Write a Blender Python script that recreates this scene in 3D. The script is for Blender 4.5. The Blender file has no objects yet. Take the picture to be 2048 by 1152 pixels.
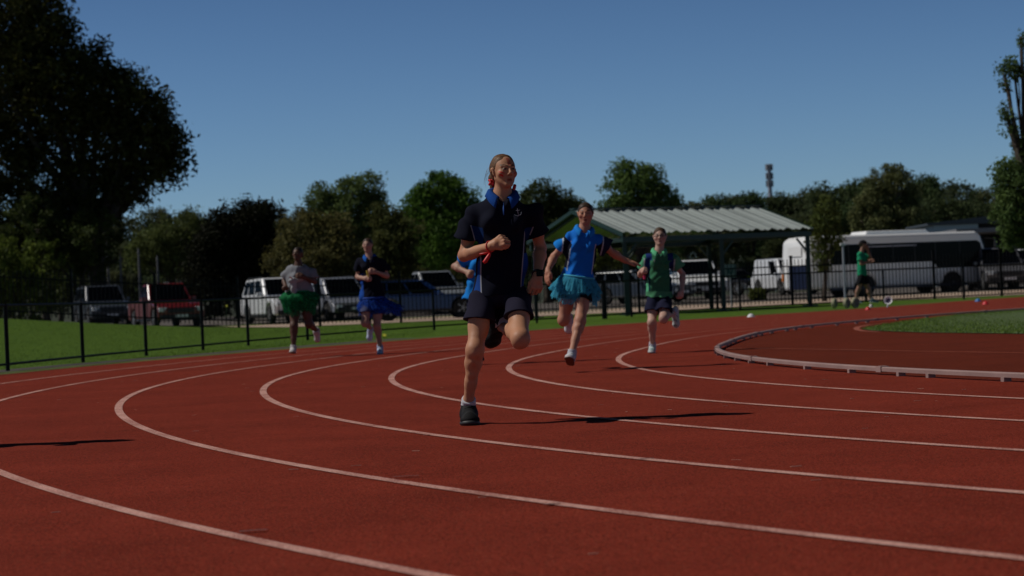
import bpy, bmesh, math, random
import numpy as np
from mathutils import Vector, Matrix
R = math.radians
scene = bpy.context.scene
C = scene.collection

# ------------------------------------------------------------------ camera, sky, sun, exposure
FPX, PITCH, ROLL, CAMH = 4140.66, 5.82147e-3, -4.32187e-2, .73112     # focal in pixels of the 2048-wide photograph
cam = bpy.data.cameras.new('camera'); cam_o = bpy.data.objects.new('camera', cam); C.objects.link(cam_o)
cam.sensor_width = 36; cam.lens = 36*FPX/2048; cam.clip_end = 3000; cam.clip_start = .1
cp, sp, cr, sr = math.cos(PITCH), math.sin(PITCH), math.cos(ROLL), math.sin(ROLL)
def _w(x, y, z): return Vector((x, y*cp - z*sp, y*sp + z*cp))
ax_r = _w(cr, 0, sr); ax_u = _w(-sr, 0, cr); ax_f = _w(0, 1, 0)
M4 = Matrix((( ax_r.x, ax_u.x, -ax_f.x, 0), (ax_r.y, ax_u.y, -ax_f.y, 0), (ax_r.z, ax_u.z, -ax_f.z, CAMH), (0, 0, 0, 1)))
cam_o.matrix_world = M4
cam.dof.use_dof = True; cam.dof.focus_distance = 12.4; cam.dof.aperture_fstop = 4.3
scene.camera = cam_o
SUN_EL, SUN_AZ = R(49), R(-84)            # azimuth from +Y towards +X
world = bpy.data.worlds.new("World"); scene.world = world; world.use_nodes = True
nt = world.node_tree; bg = nt.nodes['Background']
sky = nt.nodes.new('ShaderNodeTexSky'); sky.sky_type = 'NISHITA'; sky.sun_disc = False
sky.sun_elevation = SUN_EL; sky.sun_rotation = SUN_AZ % (2*math.pi); sky.air_density = 1.0; sky.dust_density = .15; sky.ozone_density = 1.6; sky.altitude = 300
# clear autumn sky, bluer than the model's; unseen upper dome dimmed to cut fill light
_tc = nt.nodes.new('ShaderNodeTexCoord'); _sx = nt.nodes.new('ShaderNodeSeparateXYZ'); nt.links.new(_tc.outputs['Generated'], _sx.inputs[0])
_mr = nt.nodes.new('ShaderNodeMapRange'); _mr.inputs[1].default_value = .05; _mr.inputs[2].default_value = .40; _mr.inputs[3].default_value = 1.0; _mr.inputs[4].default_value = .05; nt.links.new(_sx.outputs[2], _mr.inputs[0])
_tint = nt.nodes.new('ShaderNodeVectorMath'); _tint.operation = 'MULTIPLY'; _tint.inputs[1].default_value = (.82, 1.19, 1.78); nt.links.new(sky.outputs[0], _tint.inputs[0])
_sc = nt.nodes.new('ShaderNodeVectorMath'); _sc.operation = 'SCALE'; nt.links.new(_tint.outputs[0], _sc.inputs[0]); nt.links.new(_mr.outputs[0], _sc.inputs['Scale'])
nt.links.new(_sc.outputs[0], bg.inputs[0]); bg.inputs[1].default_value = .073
sl = bpy.data.lights.new('sun', 'SUN'); sl.energy = 5; sl.angle = R(.5); sl.color = (1, .955, .89)
so = bpy.data.objects.new('sun', sl); C.objects.link(so)
sdir = Vector((math.sin(SUN_AZ)*math.cos(SUN_EL), math.cos(SUN_AZ)*math.cos(SUN_EL), math.sin(SUN_EL)))
so.rotation_euler = sdir.to_track_quat('Z', 'Y').to_euler()
scene.view_settings.view_transform = 'Standard'; scene.view_settings.look = 'None'
scene.view_settings.exposure = -.92; scene.view_settings.gamma = 1

# ------------------------------------------------------------------ pixel <-> world helpers, terrain
def at(px, py, Y):
    x = (px-1024)/FPX; z = -(py-576)/FPX
    d = _w(x*cr - z*sr, 1, x*sr + z*cr)
    k = Y/d.y
    return Vector((d.x*k, Y, CAMH + d.z*k))
def ss(t): t = min(max(t, 0.), 1.); return t*t*(3-2*t)
def zt(x, y):
    z = .17*ss((y-38)/24) + .28*ss((y-78)/27)
    m = .62*min(max((-7.2-x)/7.5, 0), 1.3)**1.2
    return z + m*ss((y-38)/22)*(1-ss((y-62)/14))
def ground(px, py):
    lo = 3.; k = 3.
    while k < 600:
        p = at(px, py, k)
        if p.z < zt(p.x, p.y):
            a, b = lo, k
            for _ in range(30):
                m = (a+b)/2; p = at(px, py, m)
                if p.z < zt(p.x, p.y): b = m
                else: a = m
            p = at(px, py, a); return Vector((p.x, p.y, zt(p.x, p.y)))
        lo = k; k *= 1.02
    return at(px, py, 600)
def gp(x, y, dz=0): return Vector((x, y, zt(x, y)+dz))

# ------------------------------------------------------------------ materials
def mat(name, col, rough=.7, metal=0, spec=.5, attr=False, noise=None, bump=None, alpha=None, emit=None, sub=0, coat=0, sheen=0, transl=0):
    m = bpy.data.materials.new(name); m.use_nodes = True; t = m.node_tree; b = t.nodes['Principled BSDF']
    N, L = t.nodes.new, t.links.new
    b.inputs['Roughness'].default_value = rough; b.inputs['Metallic'].default_value = metal
    b.inputs['Specular IOR Level'].default_value = spec
    b.inputs['Base Color'].default_value = (*col, 1)
    if coat: b.inputs['Coat Weight'].default_value = coat; b.inputs['Coat Roughness'].default_value = .08
    if sheen: b.inputs['Sheen Weight'].default_value = sheen
    if sub: b.inputs['Subsurface Weight'].default_value = sub; b.inputs['Subsurface Radius'].default_value = (.012, .005, .003); b.inputs['Subsurface Scale'].default_value = 1
    src = None
    if attr:
        a = N('ShaderNodeAttribute'); a.attribute_name = 'Col'; src = a.outputs['Color']
    tc = N('ShaderNodeTexCoord')
    if noise:                        # (scale, amount)
        for sc_, am in (noise if isinstance(noise, list) else [noise]):
            n = N('ShaderNodeTexNoise'); n.inputs['Scale'].default_value = sc_; n.inputs['Detail'].default_value = 4
            L(tc.outputs['Object'], n.inputs['Vector'])
            mr = N('ShaderNodeMapRange'); mr.inputs[1].default_value = .25; mr.inputs[2].default_value = .75
            mr.inputs[3].default_value = 1-am; mr.inputs[4].default_value = 1+am; L(n.outputs['Fac'], mr.inputs[0])
            mx = N('ShaderNodeVectorMath'); mx.operation = 'SCALE'
            if src: L(src, mx.inputs[0])
            else: mx.inputs[0].default_value = col
            L(mr.outputs[0], mx.inputs['Scale']); src = mx.outputs[0]
    if src: L(src, b.inputs['Base Color'])
    if bump:                         # (scale, strength, distance)
        n = N('ShaderNodeTexNoise'); n.inputs['Scale'].default_value = bump[0]; n.inputs['Detail'].default_value = 3
        L(tc.outputs['Object'], n.inputs['Vector'])
        bp = N('ShaderNodeBump'); bp.inputs['Strength'].default_value = bump[1]; bp.inputs['Distance'].default_value = bump[2]
        L(n.outputs['Fac'], bp.inputs['Height']); L(bp.outputs[0], b.inputs['Normal'])
    if alpha is not None: b.inputs['Alpha'].default_value = alpha
    if transl:
        tr = N('ShaderNodeBsdfTranslucent')
        if src: L(src, tr.inputs[0])
        else: tr.inputs[0].default_value = (*col, 1)
        ms = N('ShaderNodeMixShader'); ms.inputs[0].default_value = transl
        L(b.outputs[0], ms.inputs[1]); L(tr.outputs[0], ms.inputs[2]); L(ms.outputs[0], t.nodes['Material Output'].inputs[0])
    if emit: b.inputs['Emission Color'].default_value = (*emit[0], 1); b.inputs['Emission Strength'].default_value = emit[1]
    return m

def mat_track(name, base, dark=1.0):
    m = bpy.data.materials.new(name); m.use_nodes = True; t = m.node_tree; b = t.nodes['Principled BSDF']
    N, L = t.nodes.new, t.links.new
    tc = N('ShaderNodeTexCoord')
    vo = N('ShaderNodeTexVoronoi'); vo.inputs['Scale'].default_value = 210; L(tc.outputs['Object'], vo.inputs['Vector'])
    n1 = N('ShaderNodeTexNoise'); n1.inputs['Scale'].default_value = 1.1; n1.inputs['Detail'].default_value = 6; n1.inputs['Roughness'].default_value = .65; L(tc.outputs['Object'], n1.inputs['Vector'])
    n2 = N('ShaderNodeTexNoise'); n2.inputs['Scale'].default_value = 75; n2.inputs['Detail'].default_value = 5; n2.inputs['Roughness'].default_value = .8; L(tc.outputs['Object'], n2.inputs['Vector'])
    n3 = N('ShaderNodeTexNoise'); n3.inputs['Scale'].default_value = 14; n3.inputs['Detail'].default_value = 3; L(tc.outputs['Object'], n3.inputs['Vector'])
    def mr(o, a, c, lo=.3, hi=.7):
        q = N('ShaderNodeMapRange'); q.inputs[1].default_value = lo; q.inputs[2].default_value = hi; q.inputs[3].default_value = a; q.inputs[4].default_value = c; L(o, q.inputs[0]); return q.outputs[0]
    def mul(a, c):
        q = N('ShaderNodeMath'); q.operation = 'MULTIPLY'; L(a, q.inputs[0]); L(c, q.inputs[1]); return q.outputs[0]
    sep = N('ShaderNodeSeparateColor'); L(vo.outputs['Color'], sep.inputs[0])
    f = mul(mul(mr(sep.outputs[0], .5, 1.5, 0, 1), mr(n1.outputs['Fac'], .82, 1.16)), mul(mr(n2.outputs['Fac'], .40, 1.60), mr(n3.outputs['Fac'], .93, 1.07)))
    # a few pale granules and bits of dust
    rp = N('ShaderNodeMapRange'); rp.inputs[1].default_value = .965; rp.inputs[2].default_value = .985; L(sep.outputs[1], rp.inputs[0])
    sc = N('ShaderNodeVectorMath'); sc.operation = 'SCALE'; sc.inputs[0].default_value = base; L(f, sc.inputs['Scale'])
    mx = N('ShaderNodeMix'); mx.data_type = 'RGBA'; L(rp.outputs[0], mx.inputs[0]); L(sc.outputs[0], mx.inputs[6]); mx.inputs[7].default_value = (base[0]*1.5, base[1]*3.2, base[2]*3.2, 1)
    L(mx.outputs[2], b.inputs['Base Color'])
    b.inputs['Roughness'].default_value = .95; b.inputs['Specular IOR Level'].default_value = .03
    bp = N('ShaderNodeBump'); bp.inputs['Strength'].default_value = .55; bp.inputs['Distance'].default_value = .004
    L(n2.outputs['Fac'], bp.inputs['Height']); L(bp.outputs[0], b.inputs['Normal'])
    return m

def mat_line(name, base, track, cover=.9):
    """worn line paint: granules of track colour show through"""
    m = bpy.data.materials.new(name); m.use_nodes = True; t = m.node_tree; b = t.nodes['Principled BSDF']
    N, L = t.nodes.new, t.links.new
    tc = N('ShaderNodeTexCoord')
    n2 = N('ShaderNodeTexNoise'); n2.inputs['Scale'].default_value = 120; n2.inputs['Detail'].default_value = 3; n2.inputs['Roughness'].default_value = .8; L(tc.outputs['Object'], n2.inputs['Vector'])
    n1 = N('ShaderNodeTexNoise'); n1.inputs['Scale'].default_value = 2.5; n1.inputs['Detail'].default_value = 4; L(tc.outputs['Object'], n1.inputs['Vector'])
    ad = N('ShaderNodeMath'); ad.operation = 'MULTIPLY_ADD'; L(n1.outputs['Fac'], ad.inputs[0]); ad.inputs[1].default_value = .35; L(n2.outputs['Fac'], ad.inputs[2])
    mr = N('ShaderNodeMapRange'); mr.inputs[1].default_value = .52; mr.inputs[2].default_value = .74; L(ad.outputs[0], mr.inputs[0])
    mx = N('ShaderNodeMix'); mx.data_type = 'RGBA'; L(mr.outputs[0], mx.inputs[0]); mx.inputs[6].default_value = (*track, 1); mx.inputs[7].default_value = (*base, 1)
    L(mx.outputs[2], b.inputs['Base Color']); b.inputs['Roughness'].default_value = .85; b.inputs['Specular IOR Level'].default_value = .15
    bp = N('ShaderNodeBump'); bp.inputs['Strength'].default_value = .5; bp.inputs['Distance'].default_value = .004
    L(n2.outputs['Fac'], bp.inputs['Height']); L(bp.outputs[0], b.inputs['Normal'])
    return m

def mat_grass(name, a, c, sc1=3.0, sc2=60):
    m = bpy.data.materials.new(name); m.use_nodes = True; t = m.node_tree; b = t.nodes['Principled BSDF']
    N, L = t.nodes.new, t.links.new
    tc = N('ShaderNodeTexCoord')
    n1 = N('ShaderNodeTexNoise'); n1.inputs['Scale'].default_value = sc1; n1.inputs['Detail'].default_value = 6; L(tc.outputs['Object'], n1.inputs['Vector'])
    n2 = N('ShaderNodeTexNoise'); n2.inputs['Scale'].default_value = sc2; n2.inputs['Detail'].default_value = 4; L(tc.outputs['Object'], n2.inputs['Vector'])
    ad = N('ShaderNodeMath'); ad.operation = 'ADD'; L(n1.outputs['Fac'], ad.inputs[0]); L(n2.outputs['Fac'], ad.inputs[1])
    mr = N('ShaderNodeMapRange'); mr.inputs[1].default_value = .75; mr.inputs[2].default_value = 1.3; L(ad.outputs[0], mr.inputs[0])
    mx = N('ShaderNodeMix'); mx.data_type = 'RGBA'; L(mr.outputs[0], mx.inputs[0]); mx.inputs[6].default_value = (*a, 1); mx.inputs[7].default_value = (*c, 1)
    L(mx.outputs[2], b.inputs['Base Color']); b.inputs['Roughness'].default_value = .9; b.inputs['Specular IOR Level'].default_value = .1
    bp = N('ShaderNodeBump'); bp.inputs['Strength'].default_value = .8; bp.inputs['Distance'].default_value = .03
    L(n2.outputs['Fac'], bp.inputs['Height']); L(bp.outputs[0], b.inputs['Normal'])
    return m

TR = (.182, .0278, .0155)
M = dict(
    track=mat_track('track_rubber', TR), dzone=mat_track('dzone_rubber', (.118, .0215, .0105)),
    line=mat_line('line_paint', (.66, .37, .31), TR), oldline=mat_line('old_line', (.36, .12, .08), TR),
    grass=mat_grass('lawn', (.055, .108, .010), (.105, .185, .020)), verge=mat_grass('verge', (.07, .085, .028), (.14, .16, .06), 1.5, 30),
    infield=mat_grass('infield', (.07, .105, .045), (.14, .185, .09), 4, 40),
    farland=mat('far_ground', (.045, .055, .03), .95, noise=(.05, .3)),
    path=mat('bitumen_strip', (.055, .042, .036), .9, noise=(8, .3), bump=(60, .4, .01)),
    gravel=mat('tan_gravel', (.42, .31, .23), .95, noise=[(.6, .25), (12, .25)]),
    carpark=mat('car_park', (.10, .085, .075), .9, noise=(.8, .25)),
    kerb=mat('kerb_aluminium', (.31, .20, .18), .6, .0, noise=[(3, .15), (60, .10)]),
    blackm=mat('black_powdercoat', (.0035, .0035, .004), .5, spec=.15), wire=mat('black_wire', (.004, .004, .004), .5, spec=.15),
    green=mat('green_steel', (.008, .028, .018), .4, noise=(3, .15)), greendark=mat('dark_green_post', (.012, .028, .02), .5, noise=(3, .2)),
    timber=mat('dark_timber', (.03, .022, .015), .8, noise=(6, .3)),
    zinc=mat('zinc_roof', (.38, .43, .42), .40, .25, noise=[(.7, .1), (5, .06)]),
    white=mat('white_paint', (.86, .87, .88), .4, coat=.3), whiteplastic=mat('white_plastic', (.75, .75, .77), .45),
    glass=mat('dark_glass', (.0015, .002, .0035), .10, spec=.06), tyre=mat('tyre', (.012, .012, .012), .8), rim=mat('rim', (.35, .35, .37), .3, .7),
    blacktrim=mat('black_trim', (.012, .012, .014), .5), lamp=mat('lamp_glass', (.75, .78, .8), .1, spec=.8), redlamp=mat('red_lamp', (.35, .01, .01), .2),
    orange=mat('orange_lamp', (.7, .2, .02), .3), darkblue=mat('navy_panel', (.006, .012, .04), .4),
    pole_grey=mat('weathered_pole', (.14, .14, .15), .6),
    grey=mat('grey_steel', (.38, .38, .44), .45, .2), skin_dummy=mat('plain', (.3, .2, .15)),
    bark=mat('bark', (.055, .042, .032), .9, noise=(4, .4), bump=(12, .6, .03)), palebark=mat('pale_bark', (.20, .17, .14), .85, noise=(2, .4)),
    bluesheet=mat('pale_blue_cladding', (.33, .43, .47), .5), roofdark=mat('dark_roof', (.05, .06, .07), .5), darkin=mat('dark_interior', (.012, .012, .012), .9),
)
def paint(name, c, rough=.3): return mat(name, c, rough, coat=.5)

# ------------------------------------------------------------------ object helpers
def link(o, parent=None):
    C.objects.link(o)
    if parent is not None: o.parent = parent
    return o
def tag(o, label=None, cat=None, group=None, kind=None):
    if label: o['label'] = label
    if cat: o['category'] = cat
    if group: o['group'] = group
    if kind: o['kind'] = kind
    return o
def thing(name, loc, label, cat, group=None, rotz=0):
    o = bpy.data.objects.new(name, None); o.location = loc; o.rotation_euler = (0, 0, rotz); o.empty_display_size = .2
    link(o); return tag(o, label, cat, group)
def copy_tree(o, parent=None):
    c = o.copy(); C.objects.link(c)
    if parent is not None: c.parent = parent
    for ch in list(KIDS.get(o.name, [])):
        d = copy_tree(ch, c); KIDS.setdefault(c.name, []).append(d)
    return c
KIDS = {}
class MB:
    def __init__(s): s.v = []; s.f = []
    def quad(s, a, b, c, d): n = len(s.v); s.v += [tuple(a), tuple(b), tuple(c), tuple(d)]; s.f.append((n, n+1, n+2, n+3)); return s
    def box(s, c, h, rot=None):
        n = len(s.v)
        for i in (-1, 1):
            for j in (-1, 1):
                for k in (-1, 1):
                    p = Vector((i*h[0], j*h[1], k*h[2]))
                    if rot is not None: p = rot @ p
                    s.v.append(tuple(Vector(c)+p))
        for q in ((0, 1, 3, 2), (4, 6, 7, 5), (0, 4, 5, 1), (2, 3, 7, 6), (0, 2, 6, 4), (1, 5, 7, 3)): s.f.append(tuple(n+i for i in q))
        return s
    def beam(s, a, b, w, h, up=(0, 0, 1)):
        a = Vector(a); b = Vector(b); d = (b-a).normalized(); u = Vector(up); sd = d.cross(u)
        if sd.length < 1e-4: sd = Vector((1, 0, 0))
        sd.normalize(); u = sd.cross(d).normalized(); n = len(s.v)
        for p in (a, b):
            for i, j in ((-1, -1), (1, -1), (1, 1), (-1, 1)): s.v.append(tuple(p+sd*(i*w/2)+u*(j*h/2)))
        for q in ((0, 1, 2, 3), (4, 7, 6, 5), (0, 4, 5, 1), (1, 5, 6, 2), (2, 6, 7, 3), (3, 7, 4, 0)): s.f.append(tuple(n+i for i in q))
        return s
    def tube(s, pts, rad, n=8, cap=True):
        pts = [Vector(p) for p in pts]; rad = rad if isinstance(rad, (list, tuple)) else [rad]*len(pts)
        base = len(s.v); ref = None
        for i, p in enumerate(pts):
            d = (pts[min(i+1, len(pts)-1)]-pts[max(i-1, 0)]).normalized()
            if ref is None: ref = Vector((1, 0, 0)) if abs(d.x) < .8 else Vector((0, 1, 0))
            u = (ref - d*ref.dot(d)).normalized(); ref = u; w = d.cross(u)
            for k in range(n):
                a = 2*math.pi*k/n; s.v.append(tuple(p+(u*math.cos(a)+w*math.sin(a))*rad[i]))
        for i in range(len(pts)-1):
            for k in range(n):
                k2 = (k+1) % n; s.f.append((base+i*n+k, base+i*n+k2, base+(i+1)*n+k2, base+(i+1)*n+k))
        if cap: s.f.append(tuple(base+k for k in range(n))[::-1]); s.f.append(tuple(base+(len(pts)-1)*n+k for k in range(n)))
        return s
    def lathe(s, prof, c=(0, 0, 0), axis='z', n=24):
        base = len(s.v)
        for r, h in prof:
            for k in range(n):
                a = 2*math.pi*k/n; x, y = r*math.cos(a), r*math.sin(a)
                p = (x, y, h) if axis == 'z' else ((x, h, y) if axis == 'y' else (h, x, y))
                s.v.append((p[0]+c[0], p[1]+c[1], p[2]+c[2]))
        for i in range(len(prof)-1):
            for k in range(n):
                k2 = (k+1) % n; s.f.append((base+i*n+k, base+i*n+k2, base+(i+1)*n+k2, base+(i+1)*n+k))
        return s
    def prism(s, poly, hw):
        """poly: (x,z) points, hw: half width or list per point; extruded along y"""
        n = len(poly); base = len(s.v); hw = hw if isinstance(hw, (list, tuple)) else [hw]*n
        for sg in (-1, 1):
            for (x, z), h in zip(poly, hw): s.v.append((x, sg*h, z))
        s.f.append(tuple(base+i for i in range(n))); s.f.append(tuple(base+n+i for i in range(n))[::-1])
        for i in range(n): j = (i+1) % n; s.f.append((base+i, base+n+i, base+n+j, base+j))
        return s
    def build(s, name, m, parent=None, smooth=False, bevel=0, solid=0, fix=True):
        me = bpy.data.meshes.new(name); me.from_pydata(s.v, [], s.f); me.update()
        if fix:
            bm = bmesh.new(); bm.from_mesh(me); bmesh.ops.recalc_face_normals(bm, faces=bm.faces); bm.to_mesh(me); bm.free()
        me.materials.append(m)
        if smooth: me.polygons.foreach_set('use_smooth', [True]*len(me.polygons))
        o = bpy.data.objects.new(name, me); link(o, parent)
        if parent is not None: KIDS.setdefault(parent.name, []).append(o)
        if solid: md = o.modifiers.new('solid', 'SOLIDIFY'); md.thickness = solid; md.offset = 0
        if bevel: md = o.modifiers.new('bevel', 'BEVEL'); md.width = bevel; md.segments = 3; md.limit_method = 'ANGLE'; md.angle_limit = R(35); md.harden_normals = False
        return o
def npmesh(name, V, F, m, parent=None, col=None, smooth=True):
    me = bpy.data.meshes.new(name); nv, nf = len(V), len(F); k = F.shape[1]
    me.vertices.add(nv); me.vertices.foreach_set('co', np.asarray(V, np.float32).ravel())
    me.loops.add(nf*k); me.loops.foreach_set('vertex_index', np.asarray(F, np.int32).ravel())
    me.polygons.add(nf); me.polygons.foreach_set('loop_start', np.arange(0, nf*k, k, dtype=np.int32))
    me.polygons.foreach_set('use_smooth', np.full(nf, smooth)); me.update(calc_edges=True)
    if col is not None:
        a = me.color_attributes.new('Col', 'FLOAT_COLOR', 'POINT'); c4 = np.ones((nv, 4), np.float32); c4[:, :3] = col; a.data.foreach_set('color', c4.ravel())
    me.materials.append(m); o = bpy.data.objects.new(name, me); link(o, parent)
    if parent is not None: KIDS.setdefault(parent.name, []).append(o)
    return o

# ------------------------------------------------------------------ signed distance fields -> one continuous skin
def V3(p): return np.array(p, float)
def nrm(v): v = np.array(v, float); return v/np.linalg.norm(v)
class Field:
    def __init__(s, lo, hi, v):
        s.lo = np.array(lo, float); s.v = v; s.n = np.ceil((np.array(hi)-s.lo)/v).astype(int)+1
        s.F = np.full(s.n, 9., np.float32)
    def reg(s, lo, hi):
        a = np.clip(np.floor((np.minimum(lo, hi)-s.lo)/s.v).astype(int), 0, s.n); b = np.clip(np.ceil((np.maximum(lo, hi)-s.lo)/s.v).astype(int)+1, 0, s.n)
        sl = tuple(slice(i, j) for i, j in zip(a, b))
        g = [((np.arange(i, j))*s.v+l).astype(np.float32) for i, j, l in zip(a, b, s.lo)]
        return sl, g[0][:, None, None], g[1][None, :, None], g[2][None, None, :]
    def put(s, sl, d, k, sub=False):
        a = s.F[sl]
        if a.size == 0: return
        if sub:
            h = np.clip(.5-.5*(a+d)/k, 0, 1); s.F[sl] = a*(1-h)-d*h+k*h*(1-h)
        else:
            h = np.clip(.5+.5*(a-d)/k, 0, 1); s.F[sl] = a*(1-h)+d*h-k*h*(1-h)
    def cone(s, a, b, ra, rb, k=.01, flat=None, cuta=False, cutb=False, sub=False, wr=0, cn=None, cp_=None):
        a = V3(a); b = V3(b); r = max(ra, rb)+k+3*s.v+wr; lo = np.minimum(a, b)-r; hi = np.maximum(a, b)+r
        sl, X, Y, Z = s.reg(lo, hi); ab = b-a; L2 = ab@ab+1e-9
        x, y, z = X-a[0], Y-a[1], Z-a[2]
        t0 = (x*ab[0]+y*ab[1]+z*ab[2])/L2; t = np.clip(t0, 0, 1)
        qx, qy, qz = x-t*ab[0], y-t*ab[1], z-t*ab[2]
        if flat is not None:
            n, f = flat; e = qx*n[0]+qy*n[1]+qz*n[2]; g = e*(1/f-1)
            qx = qx+g*n[0]; qy = qy+g*n[1]; qz = qz+g*n[2]
        d = np.sqrt(qx*qx+qy*qy+qz*qz)-(ra+(rb-ra)*t)
        if flat is not None: d = d*(.5+.5*flat[1])
        Ln = math.sqrt(L2)
        if cuta: d = np.maximum(d, -t0*Ln)
        if cutb and cn is None: d = np.maximum(d, (t0-1)*Ln)
        if cn is not None: d = np.maximum(d, (X-cp_[0])*cn[0]+(Y-cp_[1])*cn[1]+(Z-cp_[2])*cn[2])
        s.put(sl, d, k, sub)
    def ell(s, c, rad, axes=None, k=.01, sub=False):
        c = V3(c); rad = np.array(rad, float); r = rad.max()+k+3*s.v
        sl, X, Y, Z = s.reg(c-r, c+r); x, y, z = X-c[0], Y-c[1], Z-c[2]
        A = np.eye(3) if axes is None else axes
        q = [(x*A[i][0]+y*A[i][1]+z*A[i][2])/rad[i] for i in range(3)]
        n = np.sqrt(q[0]**2+q[1]**2+q[2]**2)
        g = np.sqrt((q[0]/rad[0])**2+(q[1]/rad[1])**2+(q[2]/rad[2])**2)+1e-6
        s.put(sl, n*(n-1)/g, k, sub)
    def cutplane(s, p, n):      # keep where dot(x-p,n)<0
        sl, X, Y, Z = s.reg(s.lo-1, s.lo+s.n*s.v+1)
        s.F[sl] = np.maximum(s.F[sl], (X-p[0])*n[0]+(Y-p[1])*n[1]+(Z-p[2])*n[2])
    def disp(s, waves):
        sl, X, Y, Z = s.reg(s.lo-1, s.lo+s.n*s.v+1)
        # domain-warped waves so that folds do not repeat
        wx = X+.03*np.sin(9*Z+7*Y+1); wz = Z+.03*np.sin(11*X-6*Y+2)
        for (kx, ky, kz, ph, am) in waves: s.F += (am*np.sin(kx*wx+ky*Y+kz*wz+ph)).astype(np.float32)
    def mesh(s):
        F = s.F; I = F < 0
        cnt = np.zeros(np.array(F.shape)-1, np.int8)
        for i in (0, 1):
            for j in (0, 1):
                for k in (0, 1): cnt += I[i:F.shape[0]-1+i, j:F.shape[1]-1+j, k:F.shape[2]-1+k]
        act = np.argwhere((cnt > 0) & (cnt < 8))
        idx = np.full(cnt.shape, -1, np.int32); idx[tuple(act.T)] = np.arange(len(act))
        acc = np.zeros((len(act), 3)); num = np.zeros(len(act))
        co = [(i, j, k) for i in (0, 1) for j in (0, 1) for k in (0, 1)]
        val = {c: F[act[:, 0]+c[0], act[:, 1]+c[1], act[:, 2]+c[2]] for c in co}
        for c in co:
            for ax in range(3):
                if c[ax] == 0:
                    e = list(c); e[ax] = 1; e = tuple(e); a, b = val[c], val[e]
                    m = (a < 0) != (b < 0); t = np.where(m, a/np.where(m, a-b, 1), 0)
                    p = np.array(c, float)[None, :].repeat(len(act), 0); p[:, ax] += t
                    acc += p*m[:, None]; num += m
        V = (act+acc/num[:, None])*s.v+s.lo
        Q = []
        for ax in range(3):
            u, w = (ax+1) % 3, (ax+2) % 3
            sa = [slice(None)]*3; sb = [slice(None)]*3; sa[ax] = slice(0, -1); sb[ax] = slice(1, None)
            A, B = I[tuple(sa)], I[tuple(sb)]
            e = np.argwhere(A != B); e = e[(e[:, u] > 0) & (e[:, w] > 0) & (e[:, u] < F.shape[u]-1) & (e[:, w] < F.shape[w]-1)]
            ins = A[tuple(e.T)]
            def cell(du, dw):
                c = e.copy(); c[:, u] -= du; c[:, w] -= dw; return idx[tuple(c.T)]
            q = np.stack([cell(1, 1), cell(0, 1), cell(0, 0), cell(1, 0)], 1); q[~ins] = q[~ins][:, ::-1]; Q.append(q)
        return V, np.concatenate(Q)

#=SETTING=
# ------------------------------------------------------------------ ground and track
def strip_grid(xs, ys, dz):
    b = MB(); nx = len(xs)
    for y in ys:
        for x in xs: b.v.append((x, y, zt(x, y)+dz))
    for j in range(len(ys)-1):
        for i in range(nx-1): a = j*nx+i; b.f.append((a, a+1, a+nx+1, a+nx))
    return b
xs = [-900, -400, -200, -120, -80, -60, -50, -40]+[-34+i*.75 for i in range(100)]+[45, 60, 80, 120, 200, 400, 900]
ys = [-40, -20, 0, 10, 20, 30, 36]+[38+i*.9 for i in range(80)]+[112, 130, 160, 220, 320, 500, 900, 2000]
tag(strip_grid(xs, ys, -.02).build('ground', M['grass'], smooth=True, fix=False), kind='structure')

CX, CY = 27.4676, 22.3765
def kr(th):        # kerb radius; th in degrees measured from -X direction, positive away from the camera
    return 25.16 + 2.2*ss((th-10)/40)
def orad(th):
    return 34.86 + .59*ss((th-10)/40) + (0 if th < 56 else 4.9*((th-56)/16)**1.6)
def lane_r(n, th): k = kr(th)-.06; return k+(orad(th)-k)*n/8
def cpt(r, th, dz=0):
    a = R(th); x, y = CX-r*math.cos(a), CY+r*math.sin(a); return (x, y, zt(x, y)+dz)
def band(name, f0, f1, t0, t1, dz, m, step=.5, across=1, name2=None):
    b = MB(); n = int((t1-t0)/step)+1
    for i in range(n+1):
        th = t0+(t1-t0)*i/n; a, c = f0(th), f1(th)
        for j in range(across+1): b.v.append(cpt(a+(c-a)*j/across, th, dz))
    for i in range(n):
        for j in range(across): a = i*(across+1)+j; b.f.append((a, a+1, a+across+2, a+across+1))
    return tag(b.build(name, m, fix=False), kind='structure')
band('running_track', lambda t: kr(t)-.10, lambda t: orad(t)+.35, -64, 88, 0, M['track'], .5, 12)
band('infield_rubber', lambda t: 5, lambda t: kr(t)-.10, -64, 88, 0, M['dzone'], .5, 20)
for n in range(1, 9):
    if n == 8: continue
    o = band('lane_line', lambda t, n=n: lane_r(n, t)-.031+.014*ss((t-8)/22), lambda t, n=n: lane_r(n, t)+.031-.014*ss((t-8)/22), -64, 88, .004, M['line'], .25)
# near apron beyond the outer edge in front of the camera
b = MB(); b.v = [(-30, -12, 0), (40, -12, 0), (40, 0.2, 0), (-30, .2, 0)]; 
# verge strips along the outside of the track (left and back)
band('grass_verge', lambda t: orad(t)+.35, lambda t: orad(t)+1.05, -10, 88, -.004, M['verge'], .5, 2)
band('bitumen_path', lambda t: orad(t)+1.05, lambda t: orad(t)+1.85, -10, 36, -.008, M['path'], .5, 2)
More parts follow.
